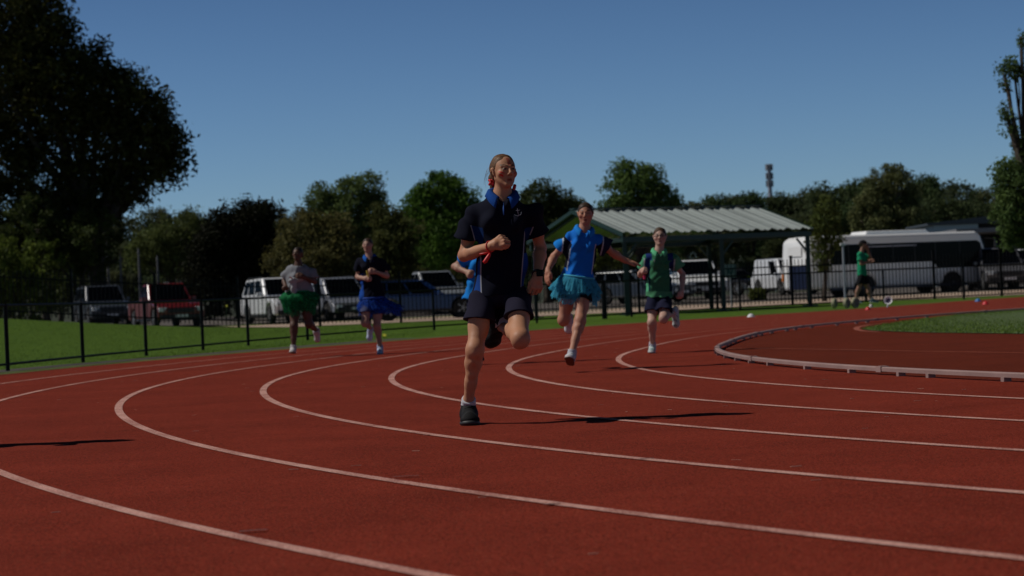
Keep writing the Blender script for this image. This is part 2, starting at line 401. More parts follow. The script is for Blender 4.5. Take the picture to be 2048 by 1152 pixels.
# infield lawn: traced shape on the ground
inf = [ground(*p) for p in [(1722, 659), (1745, 654), (1775, 649), (1812, 643), (1860, 637), (1910, 631), (1980, 625), (2048, 620.5), (2150, 613)]]
inf2 = [ground(*p) for p in [(2200, 669), (2048, 668.5), (1930, 667), (1850, 666), (1790, 664), (1745, 662)]]
b = MB(); poly = inf+inf2; c0 = sum(poly, Vector())/len(poly)
b.v = [tuple(c0+Vector((0, 0, .012)))]+[(p.x, p.y, p.z+.010) for p in poly]
b.f = [(0, i+1, (i+1) % len(poly)+1) for i in range(len(poly))]
tag(b.build('infield_lawn', M['infield']), kind='structure')
def ground_line(name, pts, w, m, dz=.006):
    P = [ground(*p) for p in pts]; b = MB()
    for i, p in enumerate(P):
        d = (P[min(i+1, len(P)-1)]-P[max(i-1, 0)]); n = Vector((-d.y, d.x, 0)).normalized()
        b.v += [(p.x+n.x*w/2, p.y+n.y*w/2, p.z+dz), (p.x-n.x*w/2, p.y-n.y*w/2, p.z+dz)]
    b.f = [(2*i, 2*i+1, 2*i+3, 2*i+2) for i in range(len(P)-1)]
    return tag(b.build(name, m, fix=False), kind='structure')
ground_line('infield_line', [(1440, 697), (1480, 697.5), (1560, 698), (1700, 700.5), (1850, 703.5), (2048, 706.5), (2150, 708)], .05, M['oldline'])
ground_line('infield_line', [(1770, 647), (1740, 650), (1718, 654), (1712, 657), (1716, 660.5), (1730, 663), (1760, 664.6)], .10, M['oldline'])
# scuffs near the lines
scuff = mat('scuff_rubber', (.085, .045, .04), .9)
for (x0, y0, x1, y1) in [(786, 957, 838, 954), (478, 1067, 535, 1063), (1088, 1013, 1120, 1010), (1278, 921, 1308, 919)]:
    ground_line('scuff_mark', [(x0, y0), ((x0+x1)/2, (y0+y1)/2-.5), (x1, y1)], .022, scuff, .0075)
# dry grass and bits blown onto the rubber
rng = random.Random(5); b = MB()
for i in range(170):
    a = R(rng.uniform(-50, 25)); r = rng.uniform(25.5, 35); x, y = CX-r*math.cos(a), CY+r*math.sin(a)
    if y < 3.5: continue
    L_ = rng.uniform(.01, .05); t = rng.uniform(-.5, .5); dx, dy = math.cos(t)*L_, math.sin(t)*L_; w = rng.uniform(.001, .0025)
    b.box((x, y, .004+w*.5), (L_*.5, w, w*.5), Matrix.Rotation(t, 3, 'Z'))
tag(b.build('dry_grass_bits', mat('dry_bits', (.50, .33, .25), .9)), 'pale dry grass bits scattered over the red track', 'debris', kind='stuff')

# grass blades: infield edge, verge and the lawn beyond the left fence
def blades(name, spots, hgt, m, label, seed):
    g = np.random.default_rng(seed); P = np.array(spots); n = len(P)
    a = g.uniform(0, 2*np.pi, n); w = g.uniform(.006, .014, n)*(hgt/.06); h = hgt*g.uniform(.4, 1.2, n); l = g.normal(0, .4, (n, 2))*h[:, None]
    dx = np.stack([np.cos(a)*w, np.sin(a)*w, 0*w], 1)
    V = np.stack([P-dx, P+dx, P+np.stack([l[:, 0], l[:, 1], h], 1)], 1).reshape(-1, 3)
    col = np.repeat(np.array([.125, .200, .034])*g.uniform(.6, 1.4, (n, 1))*np.array([1, 1, 1])+g.uniform(0, .03, (n, 1))*np.array([1, .8, .2]), 3, 0)
    o = npmesh(name, V, np.arange(3*n).reshape(-1, 3), m, col=col, smooth=False); return tag(o, label, 'grass', kind='stuff')
bladem = mat('grass_blades', (.07, .12, .03), .8, attr=True, spec=.15, transl=.25)
g = np.random.default_rng(3); sp_ = []
poly2 = [(p.x, p.y) for p in poly]
def inside(x, y, P):
    c = False; j = len(P)-1
    for i in range(len(P)):
        if (P[i][1] > y) != (P[j][1] > y) and x < (P[j][0]-P[i][0])*(y-P[i][1])/(P[j][1]-P[i][1])+P[i][0]: c = not c
        j = i
    return c
x0, x1 = min(p[0] for p in poly2), max(p[0] for p in poly2); y0, y1 = min(p[1] for p in poly2), max(p[1] for p in poly2)
while len(sp_) < 26000:
    x, y = g.uniform(x0, min(x1, 14)), g.uniform(y0, y1)
    if inside(x, y, poly2): sp_.append((x, y, zt(x, y)+.01))
blades('infield_grass', sp_, .035, bladem, 'short green grass covering the infield beside the kerb rail', 1)
sp_ = []
for i in range(16000):
    th = g.uniform(0, 60); r = orad(th)+g.uniform(.33, 1.05); x, y, z = cpt(r, th); sp_.append((x, y, z-.005))
blades('verge_grass', sp_, .010, bladem, 'thin strip of grass along the outer edge of the red track', 2)
sp_ = []
while len(sp_) < 30000:
    Y = g.uniform(31, 62); X = g.uniform(-1024, -150)/FPX*Y*1.05
    th = math.degrees(math.atan2(Y-CY, CX-X)); 
    if math.hypot(X-CX, Y-CY) > orad(th)+1.95: sp_.append((X, Y, zt(X, Y)-.02))
blades('lawn_grass', sp_, .028, bladem, 'green lawn on the low mound behind the black fence', 3)

# car park ground beyond the picket fence
b = MB(); N_ = 24
def sheet(name, m, line0, line1, dz, nseg=20, na=4):
    b = MB()
    for i in range(nseg+1):
        t = i/nseg; a = Vector(line0[0]).lerp(Vector(line0[1]), t); c = Vector(line1[0]).lerp(Vector(line1[1]), t)
        for j in range(na+1): p = a.lerp(c, j/na); b.v.append((p.x, p.y, zt(p.x, p.y)+dz))
    for i in range(nseg):
        for j in range(na): q = i*(na+1)+j; b.f.append((q, q+1, q+na+2, q+na+1))
    return tag(b.build(name, m, fix=False), kind='structure')
sheet('gravel_path', M['gravel'], ((-16, 65.5), (36, 73)), ((-16, 80), (36, 90)), .0, 60, 10)
sheet('car_park', M['carpark'], ((-60, 80), (60, 90)), ((-60, 135), (60, 135)), .0, 60, 40)
tag(MB().quad((-900, 135, .46), (900, 135, .46), (900, 2000, .46), (-900, 2000, .46)).build('far_ground', M['farland'], fix=False), kind='structure')

# ------------------------------------------------------------------ raised kerb rail
kt = thing('kerb_rail', cpt(kr(-6), -6), 'low pinkish aluminium kerb rail on small feet curving round the inside of the track', 'kerb rail')
base = Vector(kt.location)
def rail_section(t0, t1):
    b = MB(); n = max(2, int((t1-t0)/.8))
    prof = [(-.028, .030), (-.030, .058), (-.018, .066), (.018, .066), (.030, .058), (.028, .030)]
    for i in range(n+1):
        th = t0+(t1-t0)*i/n
        for (dr, z) in prof: b.v.append(tuple(Vector(cpt(kr(th)+dr, th, z))-base))
    m = len(prof)
    for i in range(n):
        for j in range(m): k = (j+1) % m; b.f.append((i*m+j, i*m+k, (i+1)*m+k, (i+1)*m+j))
    b.f.append(tuple(range(m))); b.f.append(tuple(n*m+j for j in range(m))[::-1])
    b.build('rail_section', M['kerb'], kt)
th = -40.
rk = random.Random(2)
while th < 84:
    rail_section(th, th+8.93)
    b = MB(); c = Vector(cpt(kr(th+8.97), th+8.97))-base; rt = Matrix.Rotation(-R(th+9), 3, 'Z')
    b.box(c+Vector((0, 0, .047)), (.036, .05, .024), rt); b.build('rail_joint', M['kerb'], kt)
    for q in [1.5, 4.2, 6.8, 8.5]:
        tq = th+q+rk.uniform(-.6, .6); c = Vector(cpt(kr(tq)+.012, tq))-base; b = MB()
        b.box(c+Vector((0, 0, .016)), (.030, .022, .0155), Matrix.Rotation(-R(tq), 3, 'Z')); b.build('rail_foot', M['kerb'], kt)
    th += 9.0

# ------------------------------------------------------------------ black mesh fence outside the track
def fr(px, Y): p = at(px, 600, Y); return (p.x, Y)
posts = [(-8.1, 26.5)]+[fr(*q) for q in ((10, 30.9), (161, 34.6), (288, 38.0), (402, 40.9), (493, 43.2), (612, 45.6), (738, 48.0), (866, 50.0), (968, 51.4), (1072, 52.8), (1208, 54.4), (1262, 55.4))]
posts += [fr(1315, 56.3), fr(1480, 57.6), fr(1622, 58.8), fr(1768, 60.2), fr(1928, 61.8), fr(2090, 63.4)]
mf = thing('mesh_fence', gp(*posts[1]), 'low black chain mesh fence with round posts following the outer edge of the track', 'fence')
fb = Vector(mf.location); FH = 1.0
for i, (x, y) in enumerate(posts):
    r = .032 if i != 11 else .07
    h = FH if i != 11 else 1.02
    p = gp(x, y)-fb; MB().tube([p, p+Vector((0, 0, h))], r, 10).build('post', M['blackm'], mf, smooth=False)
top = MB(); bot = MB(); wire = MB()
for (a, c) in zip(posts[:-1], posts[1:]):
    pa, pc = gp(*a)-fb, gp(*c)-fb
    top.tube([pa+Vector((0, 0, FH-.02)), pc+Vector((0, 0, FH-.02))], .021, 8)
    bot.tube([pa+Vector((0, 0, .10)), pc+Vector((0, 0, .10))], .019, 8)
    n = int((pc-pa).length/.055); d = (pc-pa)/n; H = FH-.1; k = int(H/.055)
    for i in range(-k, n):
        for sgn in (1, -1):
            i0, i1 = i, i+k
            z0, z1 = 0., 1.
            if i0 < 0: z0 = -i0/k; i0 = 0
            if i1 > n: z1 = 1-(i1-n)/k; i1 = n
            if sgn < 0: z0, z1 = 1-z0, 1-z1
            if abs(i1-i0) < 1: continue
            A = pa+d*i0+Vector((0, 0, .09+z0*H)); B = pa+d*i1+Vector((0, 0, .09+z1*H)); w = .0013
            nn = len(wire.v); wire.v += [tuple(A+Vector((0, 0, w))), tuple(A-Vector((0, 0, w))), tuple(B-Vector((0, 0, w))), tuple(B+Vector((0, 0, w)))]; wire.f.append((nn, nn+1, nn+2, nn+3))
top.build('top_rail', M['blackm'], mf); bot.build('bottom_rail', M['blackm'], mf); wire.build('chain_mesh', M['wire'], mf, fix=False)

# ------------------------------------------------------------------ black picket fence in front of the car park
pf = [(-16, 63.3), (-13.5, 63.5), (-11, 63.8), (-8.5, 64.1), (-6, 64.3), (-3.5, 64.6), (-1, 64.9), (1.5, 65.2), (4., 65.5), (6.5, 65.8), (9.0, 66.6), (11.5, 67.4), (13.9, 68.2), (16.3, 69.0), (18.8, 69.9), (21.3, 70.8)]
pk = thing('picket_fence', gp(*pf[5]), 'tall black steel picket fence between the grass and the car park', 'fence'); pb = Vector(pk.location); PH = 1.5
for (x, y) in pf:
    p = gp(x, y)-pb; b = MB(); b.box(p+Vector((0, 0, PH/2+.03)), (.04, .04, PH/2+.03)); b.box(p+Vector((0, 0, PH+.08)), (.05, .05, .02)); b.build('post', M['blackm'], pk)
for (a, c) in zip(pf[:-1], pf[1:]):
    pa, pc = gp(*a)-pb, gp(*c)-pb; b = MB()
    b.beam(pa+Vector((0, 0, PH-.24)), pc+Vector((0, 0, PH-.24)), .035, .04); b.beam(pa+Vector((0, 0, .22)), pc+Vector((0, 0, .22)), .035, .04)
    L_ = (pc-pa).length; n = int(L_/.125)
    for i in range(1, n):
        q = pa.lerp(pc, i/n); b.beam(q+Vector((0, 0, .08)), q+Vector((0, 0, PH-.02)), .022, .022, (0, 1, 0))
    b.build('picket_panel', M['blackm'], pk)

# ------------------------------------------------------------------ picnic shelter
FLc = at(1242, 468, 58.4); U = Vector((math.cos(R(30)), math.sin(R(30)), 0)); W_ = Vector((-math.sin(R(30)), math.cos(R(30)), 0))
eave = FLc.z; Ls = 6.75; HW = 2.55; rise = .80; gz = .165
sh = thing('picnic_shelter', (FLc.x, FLc.y, gz), 'open picnic shelter with a corrugated gable roof on green posts', 'shelter'); sb = Vector(sh.location)
def sp3(u, w, z): return U*u+W_*w+Vector((0, 0, z))
ze = eave-gz; zr = ze+rise
def roof_side(w0, w1):
    b = MB(); n = int(Ls/.05); prev = None
    for i in range(n+1):
        u = Ls*i/n; ph = (u/.19) % 1
        h = .032 if ph < .25 else (.0 if ph < .9 else .02)
        if (u % .57) < .20: h = max(h, .055*min(1, (u % .57)/.05, (.20-(u % .57))/.05))
        nrm_ = Vector((0, 0, 1))
        b.v += [tuple(sp3(u, w0, ze+h)), tuple(sp3(u, w1, zr+h))]
    for i in range(n): b.f.append((2*i, 2*i+2, 2*i+3, 2*i+1))
    return b.build('roof_sheet', M['zinc'], sh, solid=.006, fix=False)
roof_side(-.12, HW); roof_side(2*HW+.12, HW)
for u in (0, Ls):
    for w in (-.12, 2*HW+.12): MB().beam(sp3(u, w, ze-.02), sp3(u, HW, zr-.02), .05, .11).build('barge_board', M['green'], sh)
MB().beam(sp3(-.02, HW, zr+.06), sp3(Ls+.02, HW, zr+.06), .30, .035).build('ridge_cap', M['green'], sh)
b = MB(); b.beam(sp3(.02, .0, ze-.16), sp3(Ls-.02, .0, ze-.13), .09, .14); b.build('front_beam', M['green'], sh)
b = MB(); b.beam(sp3(.02, 2*HW, ze-.16), sp3(Ls-.02, 2*HW, ze-.16), .09, .2); b.build('rear_beam', M['green'], sh)
for u in (.15, Ls*.5, Ls-.15): 
    b = MB(); b.beam(sp3(u, .05, ze-.06), sp3(u, HW, zr-.1), .07, .12); b.beam(sp3(u, 2*HW-.05, ze-.06), sp3(u, HW, zr-.1), .07, .12); b.beam(sp3(u, .05, ze-.16), sp3(u, 2*HW-.05, ze-.16), .07, .12)
    b.build('roof_truss', M['greendark'], sh)
for u in (.12, Ls*.5+.1, Ls-.12):
    for w in (0.03, 2*HW-.03):
        b = MB(); b.beam(sp3(u, w, -.1), sp3(u, w, ze-.2), .12, .12, (0, 1, 0)); b.box(sp3(u, w, .02), (.16, .16, .02), Matrix.Rotation(R(30), 3, 'Z'))
        b.beam(sp3(u, w, ze-.7), sp3(u+(.4 if u < Ls-1 else -.4), w, ze-.27), .05, .05)
        b.build('post', M['green'] if w < 1 else M['greendark'], sh)
#=VEHICLES=
# ------------------------------------------------------------------ vehicles
def plate(b, q, u0, u1, v0, v1, off=.006, th=.012):
    q = [Vector(p) for p in q]
    def P(u, v): return (q[0].lerp(q[1], u)).lerp(q[3].lerp(q[2], u), v)
    n = (q[1]-q[0]).cross(q[3]-q[0]).normalized()
    c = [P(u0, v0), P(u1, v0), P(u1, v1), P(u0, v1)]; k = len(b.v)
    b.v += [tuple(p+n*off) for p in c]+[tuple(p-n*th) for p in c]
    b.f += [(k, k+1, k+2, k+3), (k+7, k+6, k+5, k+4), (k, k+4, k+5, k+1), (k+1, k+5, k+6, k+2), (k+2, k+6, k+7, k+3), (k+3, k+7, k+4, k)]
def arch(cx, r, zb, n=10):
    out = []
    for i in range(n+1):
        a = math.pi*i/n; out.append((cx+r*math.cos(a), zb+max(0, r*math.sin(a)*1.0)))
    return out
def vehicle(name, loc, rz, label, cat, body, L=4.8, W=1.9, H=1.8, kind='suv', group=None, rimm=None):
    t = thing(name, loc, label, cat, group, rz)
    hl = L/2; belt = H*.60; wr = .37; zb = .30; fx, rx = hl-.88, -hl+.92
    if kind == 'van': belt = H*.52
    poly = [(hl-.03, .42), (hl-.12, zb)]+[(x, z) for x, z in arch(fx, wr+.08, .36)]+[(x, z) for x, z in arch(rx, wr+.08, .36)]+[(-hl+.14, zb), (-hl+.02, .45), (-hl, .8)]
    # arches run front to rear
    if kind == 'ute': poly += [(-hl+.02, belt+.02), (-.55, belt+.02), (hl-1.55, belt), (hl-1.35, belt-.01), (hl-.35, belt-.14), (hl-.06, belt-.28), (hl, .75)]
    elif kind == 'van': poly += [(-hl+.02, belt), (hl-1.0, belt), (hl-.45, belt-.12), (hl-.06, belt-.35), (hl, .7)]
    else: poly += [(-hl+.04, belt), (hl-1.5, belt), (hl-1.3, belt-.01), (hl-.35, belt-.13), (hl-.06, belt-.27), (hl, .75)]
    MB().prism(poly, W/2).build('body', body, t, bevel=.085)
    if kind == 'ute': gx = [(hl-1.62, belt), (-.75, belt), (-.55, H-.02), (hl-2.35, H)]
    elif kind == 'van': gx = [(hl-.85, belt-.02), (-hl+.04, belt-.02), (-hl+.10, H), (hl-1.75, H)]
    else: gx = [(hl-1.5, belt), (-hl+.05, belt), (-hl+.35, H-.03), (hl-2.3, H)]
    hb, ht = W/2-.05, W/2-.20
    MB().prism(gx, [hb, hb, ht, ht]).build('cabin', body, t, bevel=.075)
    f_, r_, rt, ft = gx
    for sg in (-1, 1):
        q = [(f_[0], sg*hb, f_[1]), (r_[0], sg*hb, r_[1]), (rt[0], sg*ht, rt[1]), (ft[0], sg*ht, ft[1])]
        if sg > 0: q = q[::1]
        else: q = [q[1], q[0], q[3], q[2]]
        wins = [(.10, .40), (.43, .70), (.73, .93)] if kind != 'ute' else [(.12, .50), (.54, .90)]
        if kind == 'van': wins = [(.12, .34)]
        for (a, c) in wins:
            if sg < 0: a, c = 1-c, 1-a
            b = MB(); plate(b, q, a, c, .12, .86); b.build('side_window', M['glass'], t)
    b = MB(); plate(b, [(f_[0], -hb, f_[1]), (f_[0], hb, f_[1]), (ft[0], ht, ft[1]), (ft[0], -ht, ft[1])], .07, .93, .06, .92); b.build('windscreen', M['glass'], t)
    b = MB(); plate(b, [(r_[0], hb, r_[1]), (r_[0], -hb, r_[1]), (rt[0], -ht, rt[1]), (rt[0], ht, rt[1])], .10, .90, .15, .85); b.build('rear_window', M['glass'], t)
    if kind == 'ute':
        b = MB(); b.box(((-hl-.5)/2-.02, 0, belt+.03), ((hl-.5)/2-.08, W/2-.12, .012)); b.build('tray_cover', M['blacktrim'], t)
    b = MB(); b.box((hl+.005, 0, belt-.42), (.02, W*.27, .10)); b.build('grille', M['blacktrim'], t)
    b = MB(); b.box((hl-.0, 0, .42), (.04, W/2-.12, .09)); b.box((-hl+.0, 0, .45), (.04, W/2-.1, .08))
    for s_ in (-1, 1): b.box((0, s_*(W/2-.02), .32), (L*.22, .03, .05))
    b.build('bumper_trim', M['blacktrim'], t, bevel=.02)
    MB().box((hl+.045, 0, .45), (.008, .26, .055)).build('number_plate', M['whiteplastic'], t)
    for s_ in (-1, 1):
        MB().box((hl-.05, s_*(W/2-.22), belt-.37), (.06, .17, .085), Matrix.Rotation(-s_*.25, 3, 'Z')).build('headlight', M['lamp'], t, bevel=.02)
        MB().box((-hl+.01, s_*(W/2-.12), belt-.2), (.03, .09, .14)).build('tail_light', M['redlamp'], t, bevel=.015)
        MB().box((f_[0]-.25, s_*(W/2+.08), belt+.08), (.06, .11, .08)).build('mirror', body, t, bevel=.03)
        b = MB(); b.beam((ft[0]-.1, s_*(ht-.05), H+.04), (rt[0]+.15, s_*(ht-.05), H+.03), .04, .03); b.build('roof_rail', M['blacktrim'], t)
        for x in (fx, rx):
            w = MB().lathe([(.0, -.11), (wr-.12, -.11), (wr-.03, -.10), (wr, -.06), (wr, .06), (wr-.03, .10), (wr-.12, .11), (0, .11)], (x, s_*(W/2-.12), wr), 'y', 22).build('wheel', M['tyre'], t)
            rb = MB().lathe([(0, .05), (.05, .06), (.22, .03), (.25, .05), (.26, 0)], (x, 0, wr), 'y', 20)
            rb.v = [(vx, s_*(W/2-.04)+s_*(vy-.03), vz) for vx, vy, vz in rb.v]
            for k in range(5):
                a = 2*math.pi*k/5; rb.beam((x, s_*(W/2-.02), wr), (x+.23*math.cos(a), s_*(W/2-.02), wr+.23*math.sin(a)), .05, .03, (0, 1, 0))
            ro = rb.build('rim', rimm or M['rim'], w)
    return t
def vat(px, Y): p = at(px, 600, Y); return gp(p.x, Y)
# heading: rz = direction the nose points (0 = +X right, -90deg = towards the camera)
vehicle('dark_suv', vat(205, 97), R(-68), 'dark grey four wheel drive parked behind the grassy mound, leftmost vehicle', 'car', paint('charcoal_paint', (.05, .06, .08)), 4.8, 2.0, 1.85)
vehicle('red_ute', vat(330, 86), R(-66), 'red pickup parked nose-on beside the dark four wheel drive', 'car', paint('red_paint', (.13, .010, .012)), 5.1, 1.95, 1.82, 'ute')
vehicle('white_suv', vat(560, 84), R(-66), 'white four wheel drive parked behind the girl in the green tutu', 'car', paint('white_a', (.70, .71, .74)), 4.8, 1.95, 1.85)
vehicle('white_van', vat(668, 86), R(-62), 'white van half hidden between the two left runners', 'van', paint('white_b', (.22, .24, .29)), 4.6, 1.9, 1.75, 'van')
vehicle('blue_suv', vat(846, 76), R(8), 'dark blue wagon parked side-on behind the fence', 'car', paint('blue_paint', (.012, .045, .17)), 4.5, 1.9, 1.45)
vehicle('silver_ute', vat(868, 92), R(-64), 'silver pickup parked behind the dark blue wagon', 'car', paint('silver_paint', (.24, .26, .29)), 5.0, 1.95, 1.85, 'ute')
vehicle('grey_wagon', vat(1283, 93), R(-35), 'grey car in the shade behind the shelter, left of the green runner', 'car', paint('slate_paint', (.05, .065, .09)), 4.6, 1.85, 1.5)
vehicle('white_suv', vat(1392, 98), R(-82), 'white four wheel drive facing the track under the shelter roof', 'car', paint('white_c', (.86, .87, .88)), 4.8, 2.05, 1.85)
vehicle('black_suv', vat(1475, 104), R(-60), 'black hatchback parked beside the shelter, behind the small sign', 'car', paint('black_paint', (.02, .02, .025)), 4.2, 1.8, 1.3)
vehicle('white_van', vat(1574, 99), R(-75), 'white people mover parked just behind the bus', 'van', paint('white_d', (.66, .68, .72)), 4.6, 1.8, 1.75, 'van')
vehicle('white_suv', vat(1962, 94), R(-70), 'white car parked past the front of the bus', 'car', paint('white_e', (.68, .70, .74)), 4.7, 1.9, 1.75)
vehicle('grey_ute', vat(1998, 90), R(-92), 'dark grey pickup with a large grille under the carport', 'car', paint('grey_paint', (.10, .10, .11)), 5.1, 2.0, 1.8, 'ute')
vehicle('white_ute', vat(2058, 90), R(-92), 'white pickup cut off by the right edge of the photo', 'car', paint('white_f', (.68, .70, .74)), 5.1, 2.0, 1.7, 'ute')

# bus
bp_ = at(1590, 594, 86.5); bl = 9.0
bus = thing('coach_bus', gp(bp_.x, 86.5), 'white single deck bus parked along the fence, seen from its rear corner', 'bus', rotz=R(23))
bus.location = gp(bp_.x+.68, 86.5, .0)
H_, Wb = 2.62, 2.35
def arch2(cx, r, z): return [(cx-r*math.cos(math.pi*i/10), z+r*math.sin(math.pi*i/10)) for i in range(11)]
rear_ax, front_ax = 2.75, 7.15
poly = [(0.02, .38)]+arch2(rear_ax, .52, .38)+arch2(front_ax, .52, .38)+[(bl-.1, .38), (bl, .6), (bl-.02, 1.5), (bl-.35, H_-.12), (bl-.6, H_), (.35, H_), (.08, H_-.15), (0, 1.6)]
b = MB().prism(poly, Wb/2); b.v = [(x, y+Wb/2, z) for x, y, z in b.v]; b.build('body', M['white'], bus, bevel=.24, smooth=False)
b = MB()
def side_plate(y, pts, th=.012):
    n = len(pts); k = len(b.v); b.v += [(x, y-th, z) for x, z in pts]+[(x, y+th, z) for x, z in pts]
    b.f.append(tuple(range(k, k+n))); b.f.append(tuple(range(k+n, k+2*n))[::-1])
    for i in range(n): j = (i+1) % n; b.f.append((k+i, k+n+i, k+n+j, k+j))
side_plate(-.002, [(1.0, 1.42), (6.1, 1.42), (6.35, 1.08), (bl-.25, 1.08), (bl-.3, 1.7), (bl-.42, 2.12), (bl-.6, 2.22), (1.0, 2.22)])
b.build('window_band', M['glass'], bus)
for i, x in enumerate((1.9, 3.0, 4.1, 5.2, 6.25, 7.5)):
    MB().box((x, -.012, 1.82), (.018, .012, .39)).build('window_divider', M['blacktrim'], bus)
MB().box((4.0, -.016, 2.10), (1.3, .006, .025)).build('window_vent', M['grey'], bus)
b = MB(); b.box((bl-.07, Wb/2, 1.75), (.05, Wb/2-.18, .62), Matrix.Rotation(-.14, 3, 'Y')); b.build('windscreen', M['glass'], bus, bevel=.03)
MB().box((-.012, Wb/2-.25, .92), (.02, .78, .52)).build('engine_cover', M['darkblue'], bus, bevel=.02)
MB().box((-.014, Wb*.5, 2.02), (.014, .55, .22)).build('rear_window', M['white'], bus, bevel=.03)
for y, z in ((.12, .95), (Wb-.12, .95)): MB().box((-.01, y, z), (.025, .05, .16)).build('tail_light', M['orange'], bus)
MB().box((-.012, .35, 2.4), (.02, .05, .05)).build('marker_lamp', M['blacktrim'], bus)
b = MB(); b.prism([(.0, 0), (.12, .17), (3.1, .17), (3.35, 0)], .62); b.v = [(x+3.1, y+Wb/2, z+H_-.01) for x, y, z in b.v]; b.build('roof_air_conditioner', M['white'], bus, bevel=.05)
b = MB(); b.prism([(.0, 0), (.08, .10), (.75, .10), (.9, 0)], .5); b.v = [(x+.3, y+Wb/2, z+H_-.01) for x, y, z in b.v]; b.build('roof_vent', M['white'], bus, bevel=.03)
b = MB(); b.box((bl/2-.1, -.0, .36), (bl/2-1.1, .02, .05)); b.build('skirt_trim', M['darkblue'], bus)
b = MB(); b.box((bl-.35, -.02, 1.02), (.12, .03, .1)); b.build('side_lamp', M['lamp'], bus)
for x in (rear_ax, front_ax):
    for y in (.16, Wb-.16):
        w = MB().lathe([(0, -.14), (.34, -.14), (.44, -.12), (.46, -.07), (.46, .07), (.44, .12), (.34, .14), (0, .14)], (x, y, .46), 'y', 26).build('wheel', M['tyre'], bus)
        rb = MB().lathe([(0, -.10), (.08, -.12), (.10, -.06), (.24, -.05), (.27, -.10), (.29, -.02)], (x, y-.06, .46), 'y', 22); rb.build('rim', mat('bus_rim', (.06, .06, .07), .5), w)
for x in (rear_ax, front_ax): MB().lathe([(.0, .0), (.50, .0)], (x, .36, .40), 'y', 20).build('wheel_well', M['darkin'], bus)
# a mirror arm at the front
MB().tube([(bl-.15, -.02, 2.3), (bl+.2, -.2, 2.25), (bl+.22, -.22, 1.9)], [.03, .03, .09], 8).build('mirror', M['blacktrim'], bus)

# ------------------------------------------------------------------ buildings and poles behind
def wb(px0, px1, y0, y1, Y): return at(px0, y1, Y), at(px1, y0, Y)
a, c = at(1868, 470, 118), at(1956, 446, 118)
bd = thing('pale_blue_shed', gp(a.x, 118), 'pale blue metal shed with a dark roof behind the bus', 'building')
w = c.x-a.x; hh = at(1868, 450, 118).z-zt(a.x, 118); hr = at(1956, 439.5, 118).z-zt(a.x, 118)
b = MB().prism([(0, -.2), (w, -.2), (w, hr), (0, hh)], 3); b.v = [(x, y+3, z) for x, y, z in b.v]; b.build('wall', M['bluesheet'], bd)
b = MB(); sl_ = (hr-hh)/w; b.prism([(-.4, hh-.4*sl_+.01), (w+3.4, hr+3.4*sl_-.5), (w+3.4, hr+3.4*sl_-.3), (w+.3, hr+.16), (-.4, hh-.4*sl_+.13)], 3.3); b.v = [(x, y+3, z) for x, y, z in b.v]; b.build('roof', M['roofdark'], bd)
MB().box((w/2+.1, -.02, hh/2), (.04, .02, hh/2-.5)).build('downpipe', M['roofdark'], bd)
MB().box((w+1.6, 3, hr/2-.1), (1.55, 2.9, hr/2-.1)).build('annex_wall', M['darkin'], bd)
a, c = at(1930, 462, 100), at(2030, 458, 100)
cpo = thing('carport', gp(a.x, 100), 'flat carport roof over the parked cars right of the bus', 'carport')
w = 4.6; hh = a.z-zt(a.x, 100)
b = MB(); b.box((w/2-.2, 2.5, hh), (w/2+.3, 2.9, .10)); b.build('roof', mat('carport_sheet', (.20, .20, .21), .6), cpo)
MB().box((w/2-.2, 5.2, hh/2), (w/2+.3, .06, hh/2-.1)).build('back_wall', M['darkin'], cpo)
for x in (-.3, w-.1):
    for y in (-.2, 5.0): MB().beam((x, y, 0), (x, y, hh-.1), .1, .1, (0, 1, 0)).build('post', M['greendark'], cpo)
MB().box((w*.62, -.42, hh), (.3, .02, .06)).build('sign_panel', mat('blue_sign', (.04, .18, .35)), cpo)
# small sign on the fence
sg = thing('notice_board', gp(*at(1463, 600, 67.2).xy), 'small pale notice board on a pole behind the picket fence', 'sign'); q = at(1463, 542, 67.2)-Vector(sg.location)
MB().tube([(0, .02, 0), (0, .02, q.z)], .025, 8).build('pole', M['grey'], sg)
MB().box((0, 0, q.z), (.19, .012, .215)).build('panel', mat('sign_face', (.33, .40, .40), .5), sg)
MB().lathe([(0, 0), (.10, 0)], (0, -.0135, q.z), 'y', 20).build('emblem', mat('sign_blue', (.06, .16, .18), .5), sg)
MB().box((.02, -.0155, q.z+.02), (.03, .001, .06)).build('figure', mat('sign_pale', (.33, .40, .40), .5), sg)
# lamp pole left of the official
lp = ground(1691, 612); lpt = thing('lamp_pole', lp, 'slim white pole with a square cap beside the man in green', 'pole')
tp = at(1681, 487, lp.y)-lp
tp.x = 0
MB().tube([(0, 0, 0), (0, 0, tp.z)], .030, 10).build('shaft', M['grey'], lpt)
MB().box((0, 0, tp.z-.03), (.075, .06, .035)).build('cap', M['whiteplastic'], lpt, bevel=.01)
# cell tower
Y = 330; pt = at(1540, 380, Y); ct = thing('phone_mast', (pt.x, Y, .46), 'slender phone mast with antenna clusters above the distant trees', 'mast')
k = Y/FPX; z1 = at(1540, 322, Y).z-.46; z0 = at(1540, 380, Y).z-.46
MB().tube([(0, 0, 0), (0, 0, z1-.6)], [.42, .32], 10).build('shaft', M['grey'], ct)
for zz in (z1-1.0, z1-2.4, z1-3.6, z1-6.2):
    b = MB()
    for i in range(6):
        a = i*math.pi/3+.3*zz; r_ = .48 if zz > z1-4 else .36
        b.box((r_*math.cos(a), r_*math.sin(a), zz), (.12, .12, .5), Matrix.Rotation(a, 3, 'Z')); b.beam((0, 0, zz), (r_*math.cos(a), r_*math.sin(a), zz), .08, .08)
    b.build('antenna_cluster', mat('antenna', (.25, .26, .3), .6), ct)
